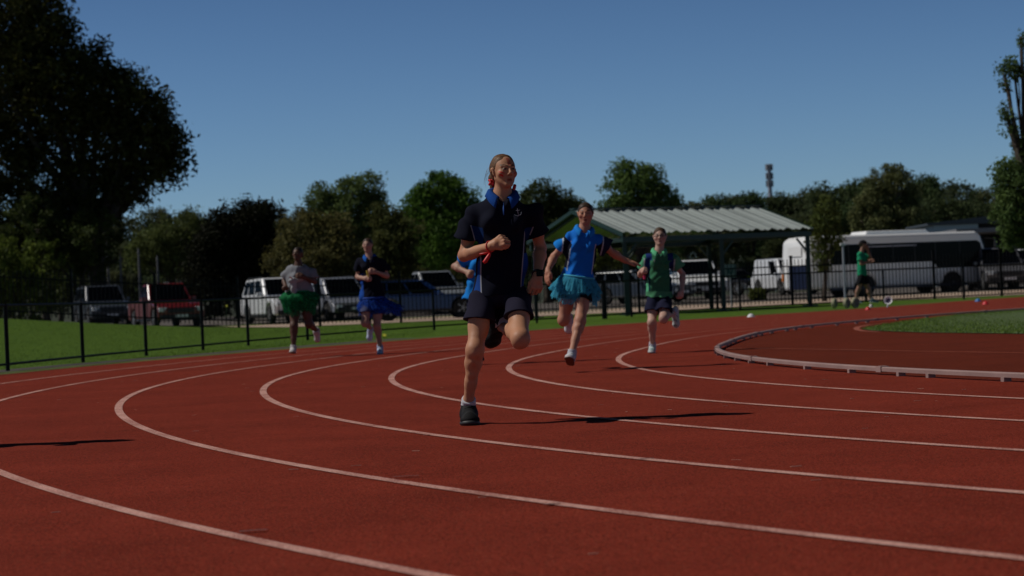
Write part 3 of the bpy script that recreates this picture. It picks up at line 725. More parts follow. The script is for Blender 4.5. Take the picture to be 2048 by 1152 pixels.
# posts at the left, a floodlight pole
for px, y0, y1, lab in ((219, 425, 600, 'grey floodlight pole showing under the big left tree'), (244, 520, 640, 'thin grey pole just left of the red pickup'), (281, 505, 640, 'grey pole above the red pickup roof on its left'), (318, 520, 640, 'grey pole above the red pickup, right of its twin')):
    Y = 112; p = vat(px, Y); o = thing('light_pole', p, lab, 'pole'); h_ = at(px, y0, Y).z-p.z
    MB().tube([(0, 0, 0), (0, 0, h_)], [.09, .05], 8).build('shaft', M['pole_grey'], o)
    MB().tube([(0, 0, h_-.02), (0, 0, h_+.25)], [.07, .03], 8).build('finial', M['pole_grey'], o)
for px, py, wpx, Y, lab in ((195, 584, 34, 140, 'low white roof glimpsed under the big left tree'), (312, 578, 50, 140, 'white shed glimpsed behind the red pickup'), (845, 521, 40, 135, 'white roofed shed showing through bushes behind the silver pickup')):
    p = at(px, py, Y); g0 = gp(p.x, Y); o = thing('distant_shed', g0, lab, 'shed'); h_ = p.z-g0.z; w = wpx*Y/FPX/2
    MB().box((0, 2, h_/2), (w, 2, h_/2)).build('wall', mat('shed_wall', (.18, .19, .2), .7), o)
    b = MB(); b.prism([(-w-.15, h_), (w+.15, h_), (w*.6, h_+.45), (-w*.6, h_+.45)], 2.2); b.v = [(x, y+2, z) for x, y, z in b.v]; b.build('roof', M['whiteplastic'], o)
# distant low hill
b = MB(); n = 60
for i in range(n+1):
    x = -500+1000*i/n; h = 16+5*math.sin(i*.35)+3*math.sin(i*.9+1)
    b.v += [(x, 330, .4), (x, 420, h*.8), (x, 560, h)]
for i in range(n): b.f += [(3*i, 3*i+3, 3*i+4, 3*i+1), (3*i+1, 3*i+4, 3*i+5, 3*i+2)]
tag(b.build('hill', mat('hill_scrub', (.03, .04, .022), .95, noise=(.08, .5)), smooth=True), kind='structure')

#=TREES=
# ------------------------------------------------------------------ trees
leafm = mat('leaves', (.06, .09, .03), .7, attr=True, spec=.12, transl=.32)
def crown_arrays(lobes, n, size, seed, hue, clump=.45, per=34, var=.45, up=.3):
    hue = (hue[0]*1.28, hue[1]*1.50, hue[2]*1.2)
    g = np.random.default_rng(seed)
    Cc = np.array([l[0] for l in lobes], float); Rr = np.array([[l[1]]*3 if np.isscalar(l[1]) else l[1] for l in lobes], float)
    w = Rr.prod(1)**(2/3); nc = max(3, n//per); li = g.choice(len(lobes), nc, p=w/w.sum())
    d = g.normal(size=(nc, 3)); d /= np.linalg.norm(d, axis=1)[:, None]; rr = g.uniform(.35, 1.0, nc)**.6
    cc = Cc[li]+d*Rr[li]*rr[:, None]
    cb = g.uniform(1-var, 1+var, nc); cs = g.uniform(.6, 1.25, nc)*clump
    ci = np.repeat(np.arange(nc), per); m = len(ci)
    p = cc[ci]+np.clip(g.normal(size=(m, 3)), -1.45, 1.45)*cs[ci][:, None]*np.array([.5, .5, .42])
    t = g.normal(size=(m, 3)); t[:, 2] -= .25; t /= np.linalg.norm(t, axis=1)[:, None]
    nn = g.normal(size=(m, 3)); nn[:, 2] += up; b_ = np.cross(t, nn); b_ /= np.linalg.norm(b_, axis=1)[:, None]+1e-6
    L_ = size*g.uniform(.6, 1.3, m)[:, None]; Wd = L_*g.uniform(.3, .5, m)[:, None]
    V = np.stack([p-t*L_*.5, p+b_*Wd*.5, p+t*L_*.5, p-b_*Wd*.5], 1).reshape(-1, 3)
    col = np.array(hue)[None, :]*(cb[ci]*g.uniform(.85, 1.15, m))[:, None]
    warm = g.uniform(0, 1, nc)[ci][:, None]; col = col*(1+warm*np.array([.22, .10, -.1]))
    return V, np.arange(4*m).reshape(-1, 4), np.repeat(col, 4, 0), Cc, Rr
def tree(name, loc, lobes, n, size, seed, hue, label, trunk=.2, barkm=None, clump=.45, per=34, var=.45, group=None, fork=.45):
    """lobes: world-space (centre, radius)"""
    loc = Vector(loc); t = thing(name, loc, label, 'tree', group)
    lb = [((Vector(c)-loc), r) for c, r in lobes]
    V, F, col, Cc, Rr = crown_arrays(lb, n, size, seed, hue, clump, per, var)
    npmesh('crown', V, F, leafm, t, col, smooth=False)
    rg = random.Random(seed); b = MB(); top = sum((Vector(c) for c, r in lb), Vector())/len(lb); hF = top.z*fork; base = Vector((0, 0, -.1)); fk = Vector((top.x*.25, top.y*.25, hF))
    pts = [base.lerp(fk, i/5)+Vector((rg.uniform(-1, 1), rg.uniform(-1, 1), 0))*trunk*.35*(i > 0) for i in range(6)]
    b.tube(pts, [trunk*(1.25-.35*i/5) if i else trunk*1.5 for i in range(6)], 10)
    for c, r in lb:
        c = Vector(c); m_ = fk.lerp(c, .5)+Vector((rg.uniform(-.3, .3), rg.uniform(-.3, .3), rg.uniform(-.1, .3)))*trunk*3
        b.tube([pts[-1]-Vector((0, 0, trunk*.5)), m_, c], [trunk*.62, trunk*.36, trunk*.12], 7)
        rad = r if np.isscalar(r) else min(r)
        for k in range(3):
            e = c+Vector((rg.uniform(-1, 1), rg.uniform(-1, 1), rg.uniform(-.4, 1))).normalized()*rad*.85
            b.tube([m_.lerp(c, rg.uniform(.3, .9)), m_.lerp(e, .6), e], [trunk*.2, trunk*.12, trunk*.03], 5)
    b.build('trunk', barkm or M['bark'], t, smooth=True)
    return t
def LB(px, py, rpx, Y, dY=0, ry=None):
    k = Y/FPX; return (at(px, py, Y+dY), (rpx*k, rpx*k if ry is None else ry*k, rpx*k*(1 if ry is None else ry/rpx)))
def px_tree(name, basepx, Y, lob, n, size, seed, hue, label, trunk=.2, **kw):
    g = np.random.default_rng(seed); L_ = []
    for l in lob:
        px, py, r = l[:3]; L_.append((at(px, py, Y+g.uniform(-.5, .5)*r*Y/FPX), tuple(np.array([r, r*.9, (l[3] if len(l) > 3 else r)])*Y/FPX)))
    return tree(name, vat(basepx, Y), L_, n, size, seed, hue, label, trunk, **kw)
FOL = 1.0
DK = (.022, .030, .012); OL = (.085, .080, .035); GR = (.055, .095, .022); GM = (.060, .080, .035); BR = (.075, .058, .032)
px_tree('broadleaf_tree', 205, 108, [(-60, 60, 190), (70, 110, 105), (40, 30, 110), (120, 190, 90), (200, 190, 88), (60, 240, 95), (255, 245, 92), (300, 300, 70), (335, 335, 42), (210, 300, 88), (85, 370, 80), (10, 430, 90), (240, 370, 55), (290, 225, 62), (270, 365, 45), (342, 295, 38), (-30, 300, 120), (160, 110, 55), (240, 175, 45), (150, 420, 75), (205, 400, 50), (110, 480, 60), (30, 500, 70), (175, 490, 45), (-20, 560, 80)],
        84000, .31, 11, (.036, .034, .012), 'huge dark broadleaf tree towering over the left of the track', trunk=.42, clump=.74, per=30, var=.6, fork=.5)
px_tree('broadleaf_tree', 40, 101, [(20, 560, 70), (90, 520, 50), (60, 600, 55), (-40, 530, 80)], 9000, .23, 12, (.075, .090, .022), 'small yellow-green tree standing under the big left tree', trunk=.10, clump=.35, var=.4)
px_tree('broadleaf_tree', 160, 103, [(150, 555, 42), (190, 530, 32), (120, 480, 50), (60, 450, 60), (190, 470, 55)], 8000, .24, 13, (.035, .042, .014), 'leafy sapling in the shade between the left trees', trunk=.09, clump=.35, var=.5)
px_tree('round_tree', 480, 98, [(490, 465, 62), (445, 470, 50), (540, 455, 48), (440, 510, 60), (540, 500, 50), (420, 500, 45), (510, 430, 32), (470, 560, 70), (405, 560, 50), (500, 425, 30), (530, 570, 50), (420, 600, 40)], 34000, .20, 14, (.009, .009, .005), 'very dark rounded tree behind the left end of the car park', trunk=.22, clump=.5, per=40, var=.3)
px_tree('olive_tree', 630, 92, [(600, 465, 48), (660, 470, 48), (575, 520, 42), (625, 530, 60), (680, 520, 50), (590, 570, 42), (660, 575, 55), (700, 560, 35)], 26000, .17, 15, (.080, .066, .030), 'olive brown bushy tree behind the two left runners', trunk=.18, clump=.4, var=.5)
px_tree('gum_tree', 700, 128, [(640, 395, 28), (665, 410, 26), (705, 385, 34), (735, 375, 32), (750, 405, 22), (700, 430, 40), (650, 440, 38), (735, 440, 34), (660, 470, 50), (730, 480, 50)], 24000, .24, 16, (.085, .105, .045), 'tall green gum tree rising behind the olive brown tree', trunk=.25, clump=.55, var=.4, barkm=M['palebark'])
px_tree('broadleaf_tree', 775, 100, [(770, 440, 34), (785, 480, 42), (760, 520, 45), (800, 530, 42), (820, 470, 30)], 13000, .18, 17, (.055, .055, .022), 'brownish green tree right behind the navy-shirted runner', trunk=.14, clump=.4)
px_tree('maple_tree', 880, 112, [(878, 372, 24), (850, 392, 28), (910, 385, 26), (935, 400, 24), (880, 405, 40), (830, 415, 26), (850, 445, 45), (910, 440, 45), (945, 435, 28), (880, 490, 55), (930, 500, 45), (905, 365, 14), (872, 352, 12)], 30000, .20, 18, (.058, .100, .022), 'bright green maple left of the leading runner', trunk=.22, clump=.42, var=.45)
px_tree('olive_tree', 870, 118, [(840, 535, 36), (880, 525, 42), (925, 530, 40), (800, 550, 30)], 11000, .16, 19, (.080, .075, .035), 'low olive shrubby tree behind the silver pickup', trunk=.12, clump=.35)
px_tree('broadleaf_tree', 1095, 125, [(1080, 395, 34), (1120, 415, 40), (1150, 430, 34), (1060, 440, 50), (1110, 470, 55)], 16000, .22, 20, (.038, .045, .020), 'dark tree behind the leading runner and the shelter gable', trunk=.22, clump=.5)
px_tree('gum_tree', 1285, 120, [(1245, 350, 25), (1275, 352, 30), (1300, 360, 28), (1240, 390, 34), (1290, 395, 45), (1325, 400, 30), (1350, 415, 22), (1225, 420, 26), (1280, 440, 50), (1330, 460, 45), (1230, 470, 45)], 24000, .22, 21, (.070, .100, .035), 'tall rounded green tree above the middle of the shelter roof', trunk=.25, clump=.5, var=.4)
px_tree('slender_tree', 1650, 79, [(1650, 410, 24), (1655, 440, 30), (1635, 460, 22), (1665, 475, 28), (1640, 500, 24), (1672, 455, 18), (1648, 525, 20)], 3600, .15, 22, (.060, .070, .024), 'slender yellow-green tree growing in front of the bus rear', trunk=.08, clump=.28, var=.4)
px_tree('gum_tree', 1785, 140, [(1785, 345, 20), (1760, 365, 28), (1800, 365, 26), (1745, 400, 30), (1780, 400, 36), (1815, 400, 26), (1760, 440, 45), (1810, 445, 40), (1720, 440, 28)], 17000, .26, 23, (.085, .085, .045), 'brown-green gum tree above the bus roof', trunk=.22, clump=.5, barkm=M['palebark'])
px_tree('gum_tree', 2075, 68, [(2056, 85, 18), (2042, 72, 9), (2026, 132, 15, 18), (2006, 142, 10), (2048, 145, 12), (2014, 168, 9, 13), (2012, 232, 9, 12), (2020, 262, 14), (2046, 290, 18), (2052, 335, 38), (2014, 345, 30), (2040, 380, 48), (2000, 395, 24), (2020, 440, 36), (2065, 450, 50), (2035, 475, 28), (2150, 200, 80), (2110, 330, 70), (2008, 215, 9)], 30000, .15, 24, (.060, .085, .035), 'tall green gum tree cut off by the right edge', trunk=.2, clump=.3, var=.4)
# distant tree line: prototypes and copies
def proto(seed, hue, label, name, lob, n=6500, size=.34):
    t = tree(name, (0, 0, 0), [(Vector(c), r) for c, r in lob], n, size, seed, hue, label, .22, clump=.7, per=26, var=.35, group='distant tree line')
    return t
protos = []
for s_ in range(5):
    rg = random.Random(s_+50); lob = []
    for k in range(7):
        z = rg.uniform(3.2, 8.6); r = rg.uniform(1.3, 2.4)*(1.1-.4*(z-3)/6); a = rg.uniform(0, 6.28); d = rg.uniform(0, 2.4)*(1.1-.6*(z-3)/6)
        lob.append(((d*math.cos(a), d*math.sin(a), z), (r, r, r*.8)))
    hue = [(.045, .055, .030), (.050, .052, .030), (.040, .055, .028), (.060, .060, .035), (.042, .048, .030)][s_]
    protos.append((proto(60+s_, hue, 'x', 'distant_tree', lob), max(c[2]+r[2] for c, r in lob)))
sil = [(-80, 440), (150, 430), (260, 428), (310, 425), (345, 418), (372, 438), (395, 420), (430, 428), (470, 445), (600, 430), (700, 430), (800, 415), (960, 420), (1050, 395), (1130, 400), (1200, 410), (1340, 385), (1370, 400), (1400, 396), (1425, 392), (1460, 398), (1500, 388), (1530, 382), (1570, 385), (1600, 378), (1640, 378), (1665, 368), (1700, 372), (1730, 360), (1800, 360), (1840, 358), (1880, 352), (1905, 355), (1940, 360), (1985, 368), (2040, 370), (2120, 370)]
def top_at(px):
    for (a, ya), (b_, yb) in zip(sil[:-1], sil[1:]):
        if a <= px <= b_: return ya+(yb-ya)*(px-a)/(b_-a)
    return 400
rg = random.Random(9); first = set()
def seglabel(px, low):
    seg = [(180, 'seen under the big left tree'), (470, 'in the gap above the red pickup'), (800, 'behind the two left runners'), (1000, 'behind the bright green maple'), (1200, 'behind the shelter gable'), (1420, 'behind the left half of the shelter roof'), (1530, 'between the shelter ridge and the phone mast'), (1640, 'just right of the phone mast'), (1800, 'beyond the rear half of the bus'), (1950, 'beyond the front half of the bus'), (9999, 'beside the right edge gum tree')]
    for x, s_ in seg:
        if px < x: return s_
def place_tree(px, Y, top, word, lowword):
    k = rg.randrange(5); t, h0 = protos[k]
    p = vat(px, Y); 
    if Y > 135: p.z = .46
    H = at(px, top, Y).z-p.z
    s_ = H/h0
    c = t if k not in first else copy_tree(t)
    first.add(k)
    c.location = p; c.rotation_euler = (0, 0, rg.uniform(0, 6.28)); w_ = rg.uniform(.85, 1.2)*min(1.25, max(.8, 1.0/s_*1.1)) ; c.scale = (s_*w_, s_*w_, s_)
    tag(c, None, 'tree', group='%s %s' % (lowword, seglabel(px, 0))); TREES.append((px, c, lowword, seglabel(px, 0)))
TREES = []
px = -60
while px < 2110:
    place_tree(px, rg.uniform(200, 245), top_at(px)+rg.uniform(-6, 14), '', 'far skyline trees'); px += rg.uniform(24, 44)
px = -40
while px < 2100:
    place_tree(px, rg.uniform(150, 185), top_at(px)+rg.uniform(32, 60), '', 'middle distance trees'); px += rg.uniform(40, 70)
px = -40
while px < 2100:
    place_tree(px, rg.uniform(118, 132), 505+rg.uniform(-12, 30)-(px-1024)*.0432, '', 'low car park trees'); px += rg.uniform(55, 90)
ORD = ['leftmost', 'second', 'third', 'fourth', 'fifth', 'sixth', 'seventh', 'eighth', 'ninth', 'tenth', 'eleventh', 'twelfth']
segs = {}
for px_, c_, lw, sg_ in sorted(TREES, key=lambda t: t[0]): segs.setdefault((lw, sg_), []).append(c_)
for (lw, sg_), cs_ in segs.items():
    for i_, c_ in enumerate(cs_): c_['label'] = ('%s of %s %s' % ('lone one' if len(cs_) == 1 else ORD[i_] if i_ == 0 else ORD[i_]+' from left', lw, sg_))
# lighter willow-like trees in the left gap
px_tree('willow_tree', 350, 135, [(330, 475, 40), (375, 455, 38), (300, 490, 35), (350, 520, 45), (400, 500, 40), (280, 510, 30)], 16000, .22, 41, (.070, .078, .032), 'lighter green willow-like tree above the red pickup', trunk=.2, clump=.5, var=.3)
# shrubs behind the picket fence
for i, (px, py, r_, Y, lab) in enumerate([(1150, 530, 34, 108, 'yellow-green shrub behind the girl in bright blue'), (1215, 510, 34, 110, 'leafy shrub left of the shelter post'), (1515, 590, 7, 90, 'low tuft of green plants beside the black hatchback'), (1250, 530, 26, 112, 'dark shrub right behind the first shelter post'), (1560, 500, 30, 118, 'dark shrub above the white people mover'), (345, 600, 30, 110, 'dark shrub behind the red pickup'), (720, 610, 18, 100, 'small shrub between the left runners')]):
    p = at(px, py, Y); rr = r_*Y/FPX
    px_tree('shrub', px, Y, [(px-r_*.4, py, r_*.7), (px+r_*.4, py+4, r_*.7), (px, py-r_*.3, r_*.6)], 4000, .15, 80+i, (.075, .080, .025) if i in (0, 1, 2) else (.035, .04, .018), lab, trunk=.05, clump=.3)

#=PEOPLE=
# ------------------------------------------------------------------ people
skinm = mat('skin', (.4, .25, .18), .55, attr=True, spec=.3, bump=(90, .15, .004))
clothm = mat('polo_cloth', (.1, .1, .1), .9, attr=True, spec=.10, bump=(900, .25, .001))
hairm = mat('hair', (.1, .06, .03), .5, spec=.25, attr=True, bump=(140, .5, .004))
shoem = mat('shoe_fabric', (.1, .1, .1), .8, attr=True, spec=.2, bump=(300, .4, .002))
solem = mat('shoe_sole', (.1, .1, .1), .6, attr=True)
tullem = {}
def tulle(c):
    m = mat('tulle', c, .75, spec=.2, transl=.35, bump=(40, .4, .01)); t = m.node_tree; out = t.nodes['Material Output']
    src = out.inputs[0].links[0].from_socket; tr = t.nodes.new('ShaderNodeBsdfTransparent'); mx = t.nodes.new('ShaderNodeMixShader')
    n = t.nodes.new('ShaderNodeTexNoise'); n.inputs['Scale'].default_value = 18; n.inputs['Detail'].default_value = 5; tc = t.nodes.new('ShaderNodeTexCoord'); t.links.new(tc.outputs['Object'], n.inputs['Vector'])
    mr = t.nodes.new('ShaderNodeMapRange'); mr.inputs[1].default_value = .35; mr.inputs[2].default_value = .65; mr.inputs[3].default_value = .18; mr.inputs[4].default_value = .60; t.links.new(n.outputs['Fac'], mr.inputs[0])
    t.links.new(mr.outputs[0], mx.inputs[0]); t.links.new(src, mx.inputs[1]); t.links.new(tr.outputs[0], mx.inputs[2]); t.links.new(mx.outputs[0], out.inputs[0]); return m

def hand(F, w, d, n, s=1., curl=(.5, .7, .5), k=.004, spread=.0, thumb=.5, fat=1.):
    """w wrist, d direction of the palm, n direction the palm faces; returns knuckles"""
    w, d, n = V3(w), nrm(d), V3(n); n = nrm(n-d*(n@d)); t = hand.side*np.cross(d, n)
    offs = [.030, .010, -.010, -.028]; lens = [.92, 1.0, .95, .76]
    for i, o in enumerate(offs):
        kn = w+d*(.083-.006*abs(i-1))*s+t*o*s*1.06
        F.cone(w+d*.006*s+t*o*.45*s, kn, .0155*s*fat, .0118*s*fat, .010, flat=(n, .8))
        dd = d.copy(); p = kn; a = 0
        for j, (L_, r0, r1) in enumerate(((.041, .0098, .0088), (.026, .0088, .0080), (.021, .0080, .0064))):
            a += curl[j]; dir_ = nrm(d*math.cos(a)+n*math.sin(a)+t*spread*(1.5-i)*.12)
            q = p+dir_*L_*lens[i]*s; F.cone(p, q, r0*s*fat, r1*s*fat, k); p = q
    b0 = w+d*.020*s+t*.018*s; b1 = w+d*.050*s+t*.040*s+n*.012*s
    b2 = b1+nrm(d*.9+t*(.35-thumb*.8)+n*(.2+thumb*.5))*.031*s; b3 = b2+nrm(d*.8+t*(-.1-thumb*.9)+n*(.2+thumb*.7))*.025*s
    F.cone(b0, b1, .016*s*fat, .0125*s*fat, .010); F.cone(b1, b2, .0115*s*fat, .0098*s*fat, k); F.cone(b2, b3, .0098*s*fat, .0075*s*fat, k)
hand.side = 1
def head_axes(f, roll=0):
    f = nrm(f); u = nrm(np.array([roll, 0, 1.])-f*(np.array([roll, 0, 1.])@f)); r = np.cross(u, f)
    # r points to the image right when f points at the camera
    return np.array([r, f, u])
def head(F, c, A, s, k=.012, jaw=1.):
    P = lambda x, y, z: c+(A[0]*x+A[1]*y+A[2]*z)*s
    def E(x, y, z, rx, ry, rz, k_=k, sub=False): F.ell(P(x, y, z), (rx*s, ry*s, rz*s), A, k_*s if k_ < 1 else k_, sub)
    def Cn(a, b, ra, rb, k_): F.cone(P(*a), P(*b), ra*s, rb*s, k_*s)
    E(0, -.018, .032, .076, .092, .082)
    E(0, .022, -.012, .065*jaw, .064, .080, .02)
    E(0, .034, -.054, .043*jaw, .045, .046, .02)
    E(0, .066, -.090, .020, .018, .017, .020)
    for g in (-1, 1):
        Cn((g*.050, .0, -.042), (g*.013, .062, -.088), .018, .014, .018)
        E(g*.044, .052, -.018, .023, .023, .021, .016)
        E(g*.032, .089, .007, .017, .016, .012, .010, True)
        Cn((g*.012, .080, .026), (g*.046, .064, .027), .008, .006, .010)
        E(g*.031, .0715, .007, .0125, .0125, .0115, .003)
        E(g*.0105, .0935, -.0275, .0085, .0095, .0075, .006)
        Cn((g*.078, -.002, .018), (g*.074, .004, -.022), .010, .007, .008); Cn((g*.084, -.012, .022), (g*.084, -.018, .002), .006, .006, .006)
    Cn((0, .080, .022), (0, .103, -.018), .0065, .0092, .009)
    Cn((0, .101, -.020), (0, .097, -.025), .0100, .007, .006)
    Cn((-.014, .076, -.0575), (.014, .076, -.0575), .0065, .0065, .007); Cn((-.006, .081, -.0565), (.006, .081, -.0565), .006, .006, .005)
    Cn((-.014, .073, -.070), (.014, .073, -.070), .0072, .0072, .006); Cn((-.005, .077, -.0695), (.005, .077, -.0695), .0065, .0065, .005)
    E(0, .085, -.0632, .017, .009, .0022, .003, True)
def head_col(V, col, c, A, s, skin, lip, brow, paintf=None, eye=True):
    L = (V-c)@A.T/s; x, y, z = L[:, 0], L[:, 1], L[:, 2]; near = (np.abs(x) < .1) & (np.abs(z) < .15) & (y > .03)
    def blend(m, cc, a=1.): col[m] = col[m]*(1-a)+np.array(cc)*a
    m = near & (((x/.021)**2+((z+.0635)/.0125)**2) < 1) & (y > .060); blend(m, lip, .85)
    m = near & (np.abs(z+.0632) < .0026) & (np.abs(x) < .016) & (y > .055); blend(m, (.03, .01, .01), .8)
    for g in (-1, 1):
        xx = x*g
        m = near & (xx > .013) & (xx < .053) & (np.abs(z-(.029+.007*np.sin((xx-.013)/.04*2.4))) < .0050); blend(m, brow, .85)
        if eye:
            d = ((xx-.031)/.0125)**2+((z-.0075)/.0048)**2; m = near & (d < 1) & (y > .066); blend(m, (.22, .19, .17), .9)
            m = near & (d < 1) & (((xx-.031)**2+(z-.008)**2) < .0062**2) & (y > .066); blend(m, (.012, .010, .009), .95)
            m = near & (d >= 1) & (d < 2.4) & (z > .006) & (y > .060); blend(m, brow, .8)
            m = near & (d >= 1) & (d < 1.5) & (z <= .006) & (y > .060); blend(m, np.array(skin)*.6, .6)
        m = near & (np.abs(xx-.008) < .0035) & (np.abs(z+.034) < .0025) & (y > .085); blend(m, (.03, .012, .01), .8)
    cheek = np.exp(-((np.abs(x)-.043)**2+(z+.025)**2)/.018**2)*near; col[:] = col*(1-cheek[:, None]*np.array([-.10, .12, .10]))
    if paintf: paintf(x, y, z, near, blend)

def person(name, label, Y0, pts, skin=(.45, .25, .17), hairc=(.12, .07, .035), s=1., vox=.007, hs=1., face=(0, -1, 0), roll=0, hair='bun', group='girls racing round the bend',
           shirt=None, shorts=None, shoe=None, sock=None, handA=None, handB=None, fat=1., legf=1., tutu=None, collar=None, sex='f', shdrop=.022, headpaint=None, cap=None, extra=None, sleeve=.52, torso_fat=1., footn=None):
    P = {k: V3(at(v[0], v[1], Y0+v[2])) for k, v in pts.items()}
    for k in ('shA', 'shB'): P[k][2] -= shdrop
    foot = min((P['heelA'], P['toeA'], P['heelB'], P['toeB']), key=lambda p: p[2])
    root = thing(name, (P['pel'][0], P['pel'][1], zt(P['pel'][0], P['pel'][1])), label, 'person', group)
    O = V3(root.location)
    for k in P: P[k] = P[k]-O
    up = nrm(P['neck']-P['pel']); rt = P['shB']-P['shA']; rt = nrm(rt-up*(rt@up)); fw = np.cross(rt, up)   # fw towards the camera side
    Ax = head_axes(face, roll); hc = P['head']; HS = hs
    prt = P['hipB']-P['hipA']; prt = nrm(prt)
    al = np.stack(list(P.values())); lo, hi = al.min(0)-.17, al.max(0)+.17
    f = fat
    # ---------------- body: one continuous skin
    F = Field(lo, hi, vox)
    head(F, hc, Ax, HS)
    F.cone(P['neck']-up*.03, hc-Ax[2]*.045*HS-Ax[1]*.015*HS, .058*s*f, .050*HS, .025)
    ch = P['neck']-up*.16*s; be = P['pel']+up*.10*s
    F.cone(P['neck']-up*.075*s, P['neck']-up*.02, .085*s*f, .055*s*f, .03, flat=(fw, .75))
    F.cone(ch, be, .125*s*f*torso_fat, .105*s*f*torso_fat, .03, flat=(fw, .72)); F.cone(be, P['pel']+up*.045*s, .11*s*f*torso_fat, .108*s*f*torso_fat, .03, flat=(fw, .75))
    F.cone(P['shA']-up*.024, P['neck']-up*.08*s, .040*s*f, .050*s*f, .03); F.cone(P['shB']-up*.024, P['neck']-up*.08*s, .040*s*f, .050*s*f, .03)
    for q, hd in (('A', handA), ('B', handB)):
        sh_, el, wr = P['sh'+q], P['el'+q], P['wr'+q]
        F.cone(sh_-up*.012, el, .040*s*f, .035*s*f, .02); F.ell(sh_*.45+el*.55+0*fw, (.041*s*f,)*3, None, .03)
        d = wr-el; m_ = el+d*.28
        F.cone(el, m_, .036*s*f, .040*s*f, .02); F.cone(m_, wr, .040*s*f, .0245*s*f, .02)
        hn = hd or {}
        n_ = V3(hn.get('n', (0, -1, 0))); d_ = V3(hn.get('d', tuple(d))); hand.side = hn.get('side', 1 if q == 'A' else -1)
        hand(F, wr, d_, n_, hn.get('s', 1.)*s, hn.get('curl', (.9, 1.1, .8)), max(.0018, vox*.3), hn.get('spread', 0), hn.get('thumb', .6), fat=hn.get('fat', 1.)*max(1, vox/.0065))
        F.cone(wr-nrm(d)*.02, wr+nrm(d_)*.03*s, .026*s*f, .026*s*f, .015)
    for q in 'AB':
        hp, kn, an = P['hip'+q], P['kn'+q], P['an'+q]
        F.cone(hp, kn, .078*s*f*legf, .052*s*f*legf, .03); th = hp*.5+kn*.5; F.ell(th+0*fw, (.064*s*f*legf, .068*s*f*legf, .09*s), None, .03)
        d = an-kn; dn = nrm(d); th_d = nrm(kn-hp); back = -nrm(th_d-dn*(th_d@dn)) if np.linalg.norm(th_d-dn*(th_d@dn)) > .15 else -fw
        F.ell(kn-back*.008*s, (.044*s*f*legf, .044*s*f*legf, .052*s*f*legf), None, .035); F.ell(kn-back*.040*s, (.021*s*f*legf,)*3, None, .012); F.ell(kn-back*.038*s+dn*.055*s, (.014*s,)*3, None, .012)
        c1 = kn+d*.27+back*.014*s
        F.cone(kn+back*.004*s, c1, .048*s*f*legf, .050*s*f*legf, .04); F.cone(c1, kn+d*.68+back*.004*s, .050*s*f*legf, .037*s*f*legf, .04); F.cone(kn+d*.62, an, .040*s*f*legf, .032*s*f*legf, .02)
        F.ell(kn+d*.45-back*.018*s, (.020*s*f*legf,)*3, None, .03)
        he, to = P['heel'+q], P['toe'+q]; F.cone(an, he*.65+to*.35+(an-he)*.25, .032*s, .026*s, .02)
    if extra: extra('body', F, P, dict(up=up, rt=rt, fw=fw, Ax=Ax, hc=hc, HS=HS, root=root, s=s, O=O))
    V, Q = F.mesh(); col = np.tile(np.array(skin, float), (len(V), 1))
    g = np.random.default_rng(1); col *= (1+.05*np.sin(V[:, [0]]*23+V[:, [2]]*17)*np.sin(V[:, [1]]*19+V[:, [2]]*9))
    for k_ in ('knA', 'knB', 'elA', 'elB'): 
        w = np.exp(-((V-P[k_])**2).sum(1)/.05**2)[:, None]; col *= 1-w*np.array([.05, .18, .2])
    for k_ in ('wrA', 'wrB'):
        w = np.exp(-((V-P[k_]-nrm(P[k_]-P['el'+k_[2]])*.12)**2).sum(1)/.06**2)[:, None]; col *= 1-w*np.array([-.04, .14, .16])
    head_col(V, col, hc, Ax, HS, skin, np.array(skin)*np.array([.75, .42, .42]), np.array(hairc)*.28, headpaint)
    body = npmesh('body', V, Q, skinm, root, col=col)
    # ---------------- shirt
    if shirt:
        tv = np.stack([P[k] for k in ('shA', 'shB', 'elA', 'elB', 'pel', 'neck')]); F = Field(tv.min(0)-.22, tv.max(0)+.14, vox*.72); tf = f*torso_fat
        F.cone(P['neck']-up*.100*s, P['neck']-up*.14*s, .078*s*f, .11*s*f, .03, flat=(fw, .8))
        for q in 'AB': F.cone(P['sh'+q]-up*.006, P['neck']-up*.098*s, .060*s*f, .058*s*f, .03)
        hem = shirt.get('hem', -.02); hp = P['pel']+up*hem+V3(shirt.get('hemoff', (0, 0, 0)))
        F.cone(ch+up*.02, P['pel']+up*.20*s, .150*s*tf, .142*s*tf*shirt.get('waist', 1), .03, flat=(fw, .72))
        if sex == 'f':
            for g_ in (-1, 1): F.ell(ch+fw*.075*s*tf+rt*g_*.062*s-up*.02, (.058*s*tf,)*3, None, .03)
        F.cone(P['pel']+up*.22*s, hp, .142*s*tf*shirt.get('waist', 1), shirt.get('hemr', .17)*s*tf, .03, flat=(fw, shirt.get('hflat', .74)), cutb=True, wr=.03)
        for q in 'AB':
            a, e = P['sh'+q], P['el'+q]; e2 = a+(e-a)*sleeve
            F.cone(a+(e-a)*.05, e2+nrm(e-a)*.0, .064*s*f, shirt.get('slr', .080)*s*f, .03, cutb=True, wr=.03)
        a_ = shirt.get('fold', .0045); g = random.Random(shirt.get('seed', 1))
        F.disp([(g.uniform(-30, 30), g.uniform(-20, 20), g.uniform(-35, 35), g.uniform(0, 6), a_*g.uniform(.5, 1)) for _ in range(5)]+[(g.uniform(40, 70)*g.choice((-1, 1)), 20, g.uniform(-60, 60), 1, a_*.35) for _ in range(3)])
        F.cone(P['neck']-up*.055*s+fw*.014, P['neck']+up*.06*s+fw*.014, .058*s*f, .125*s*f, .010, sub=True)
        if collar: F.cone(P['neck']-up*.03*s+fw*.105*s, P['neck']-up*.100*s+fw*.125*s, .036*s, .012*s, .006, sub=True)
        V, Q = F.mesh()
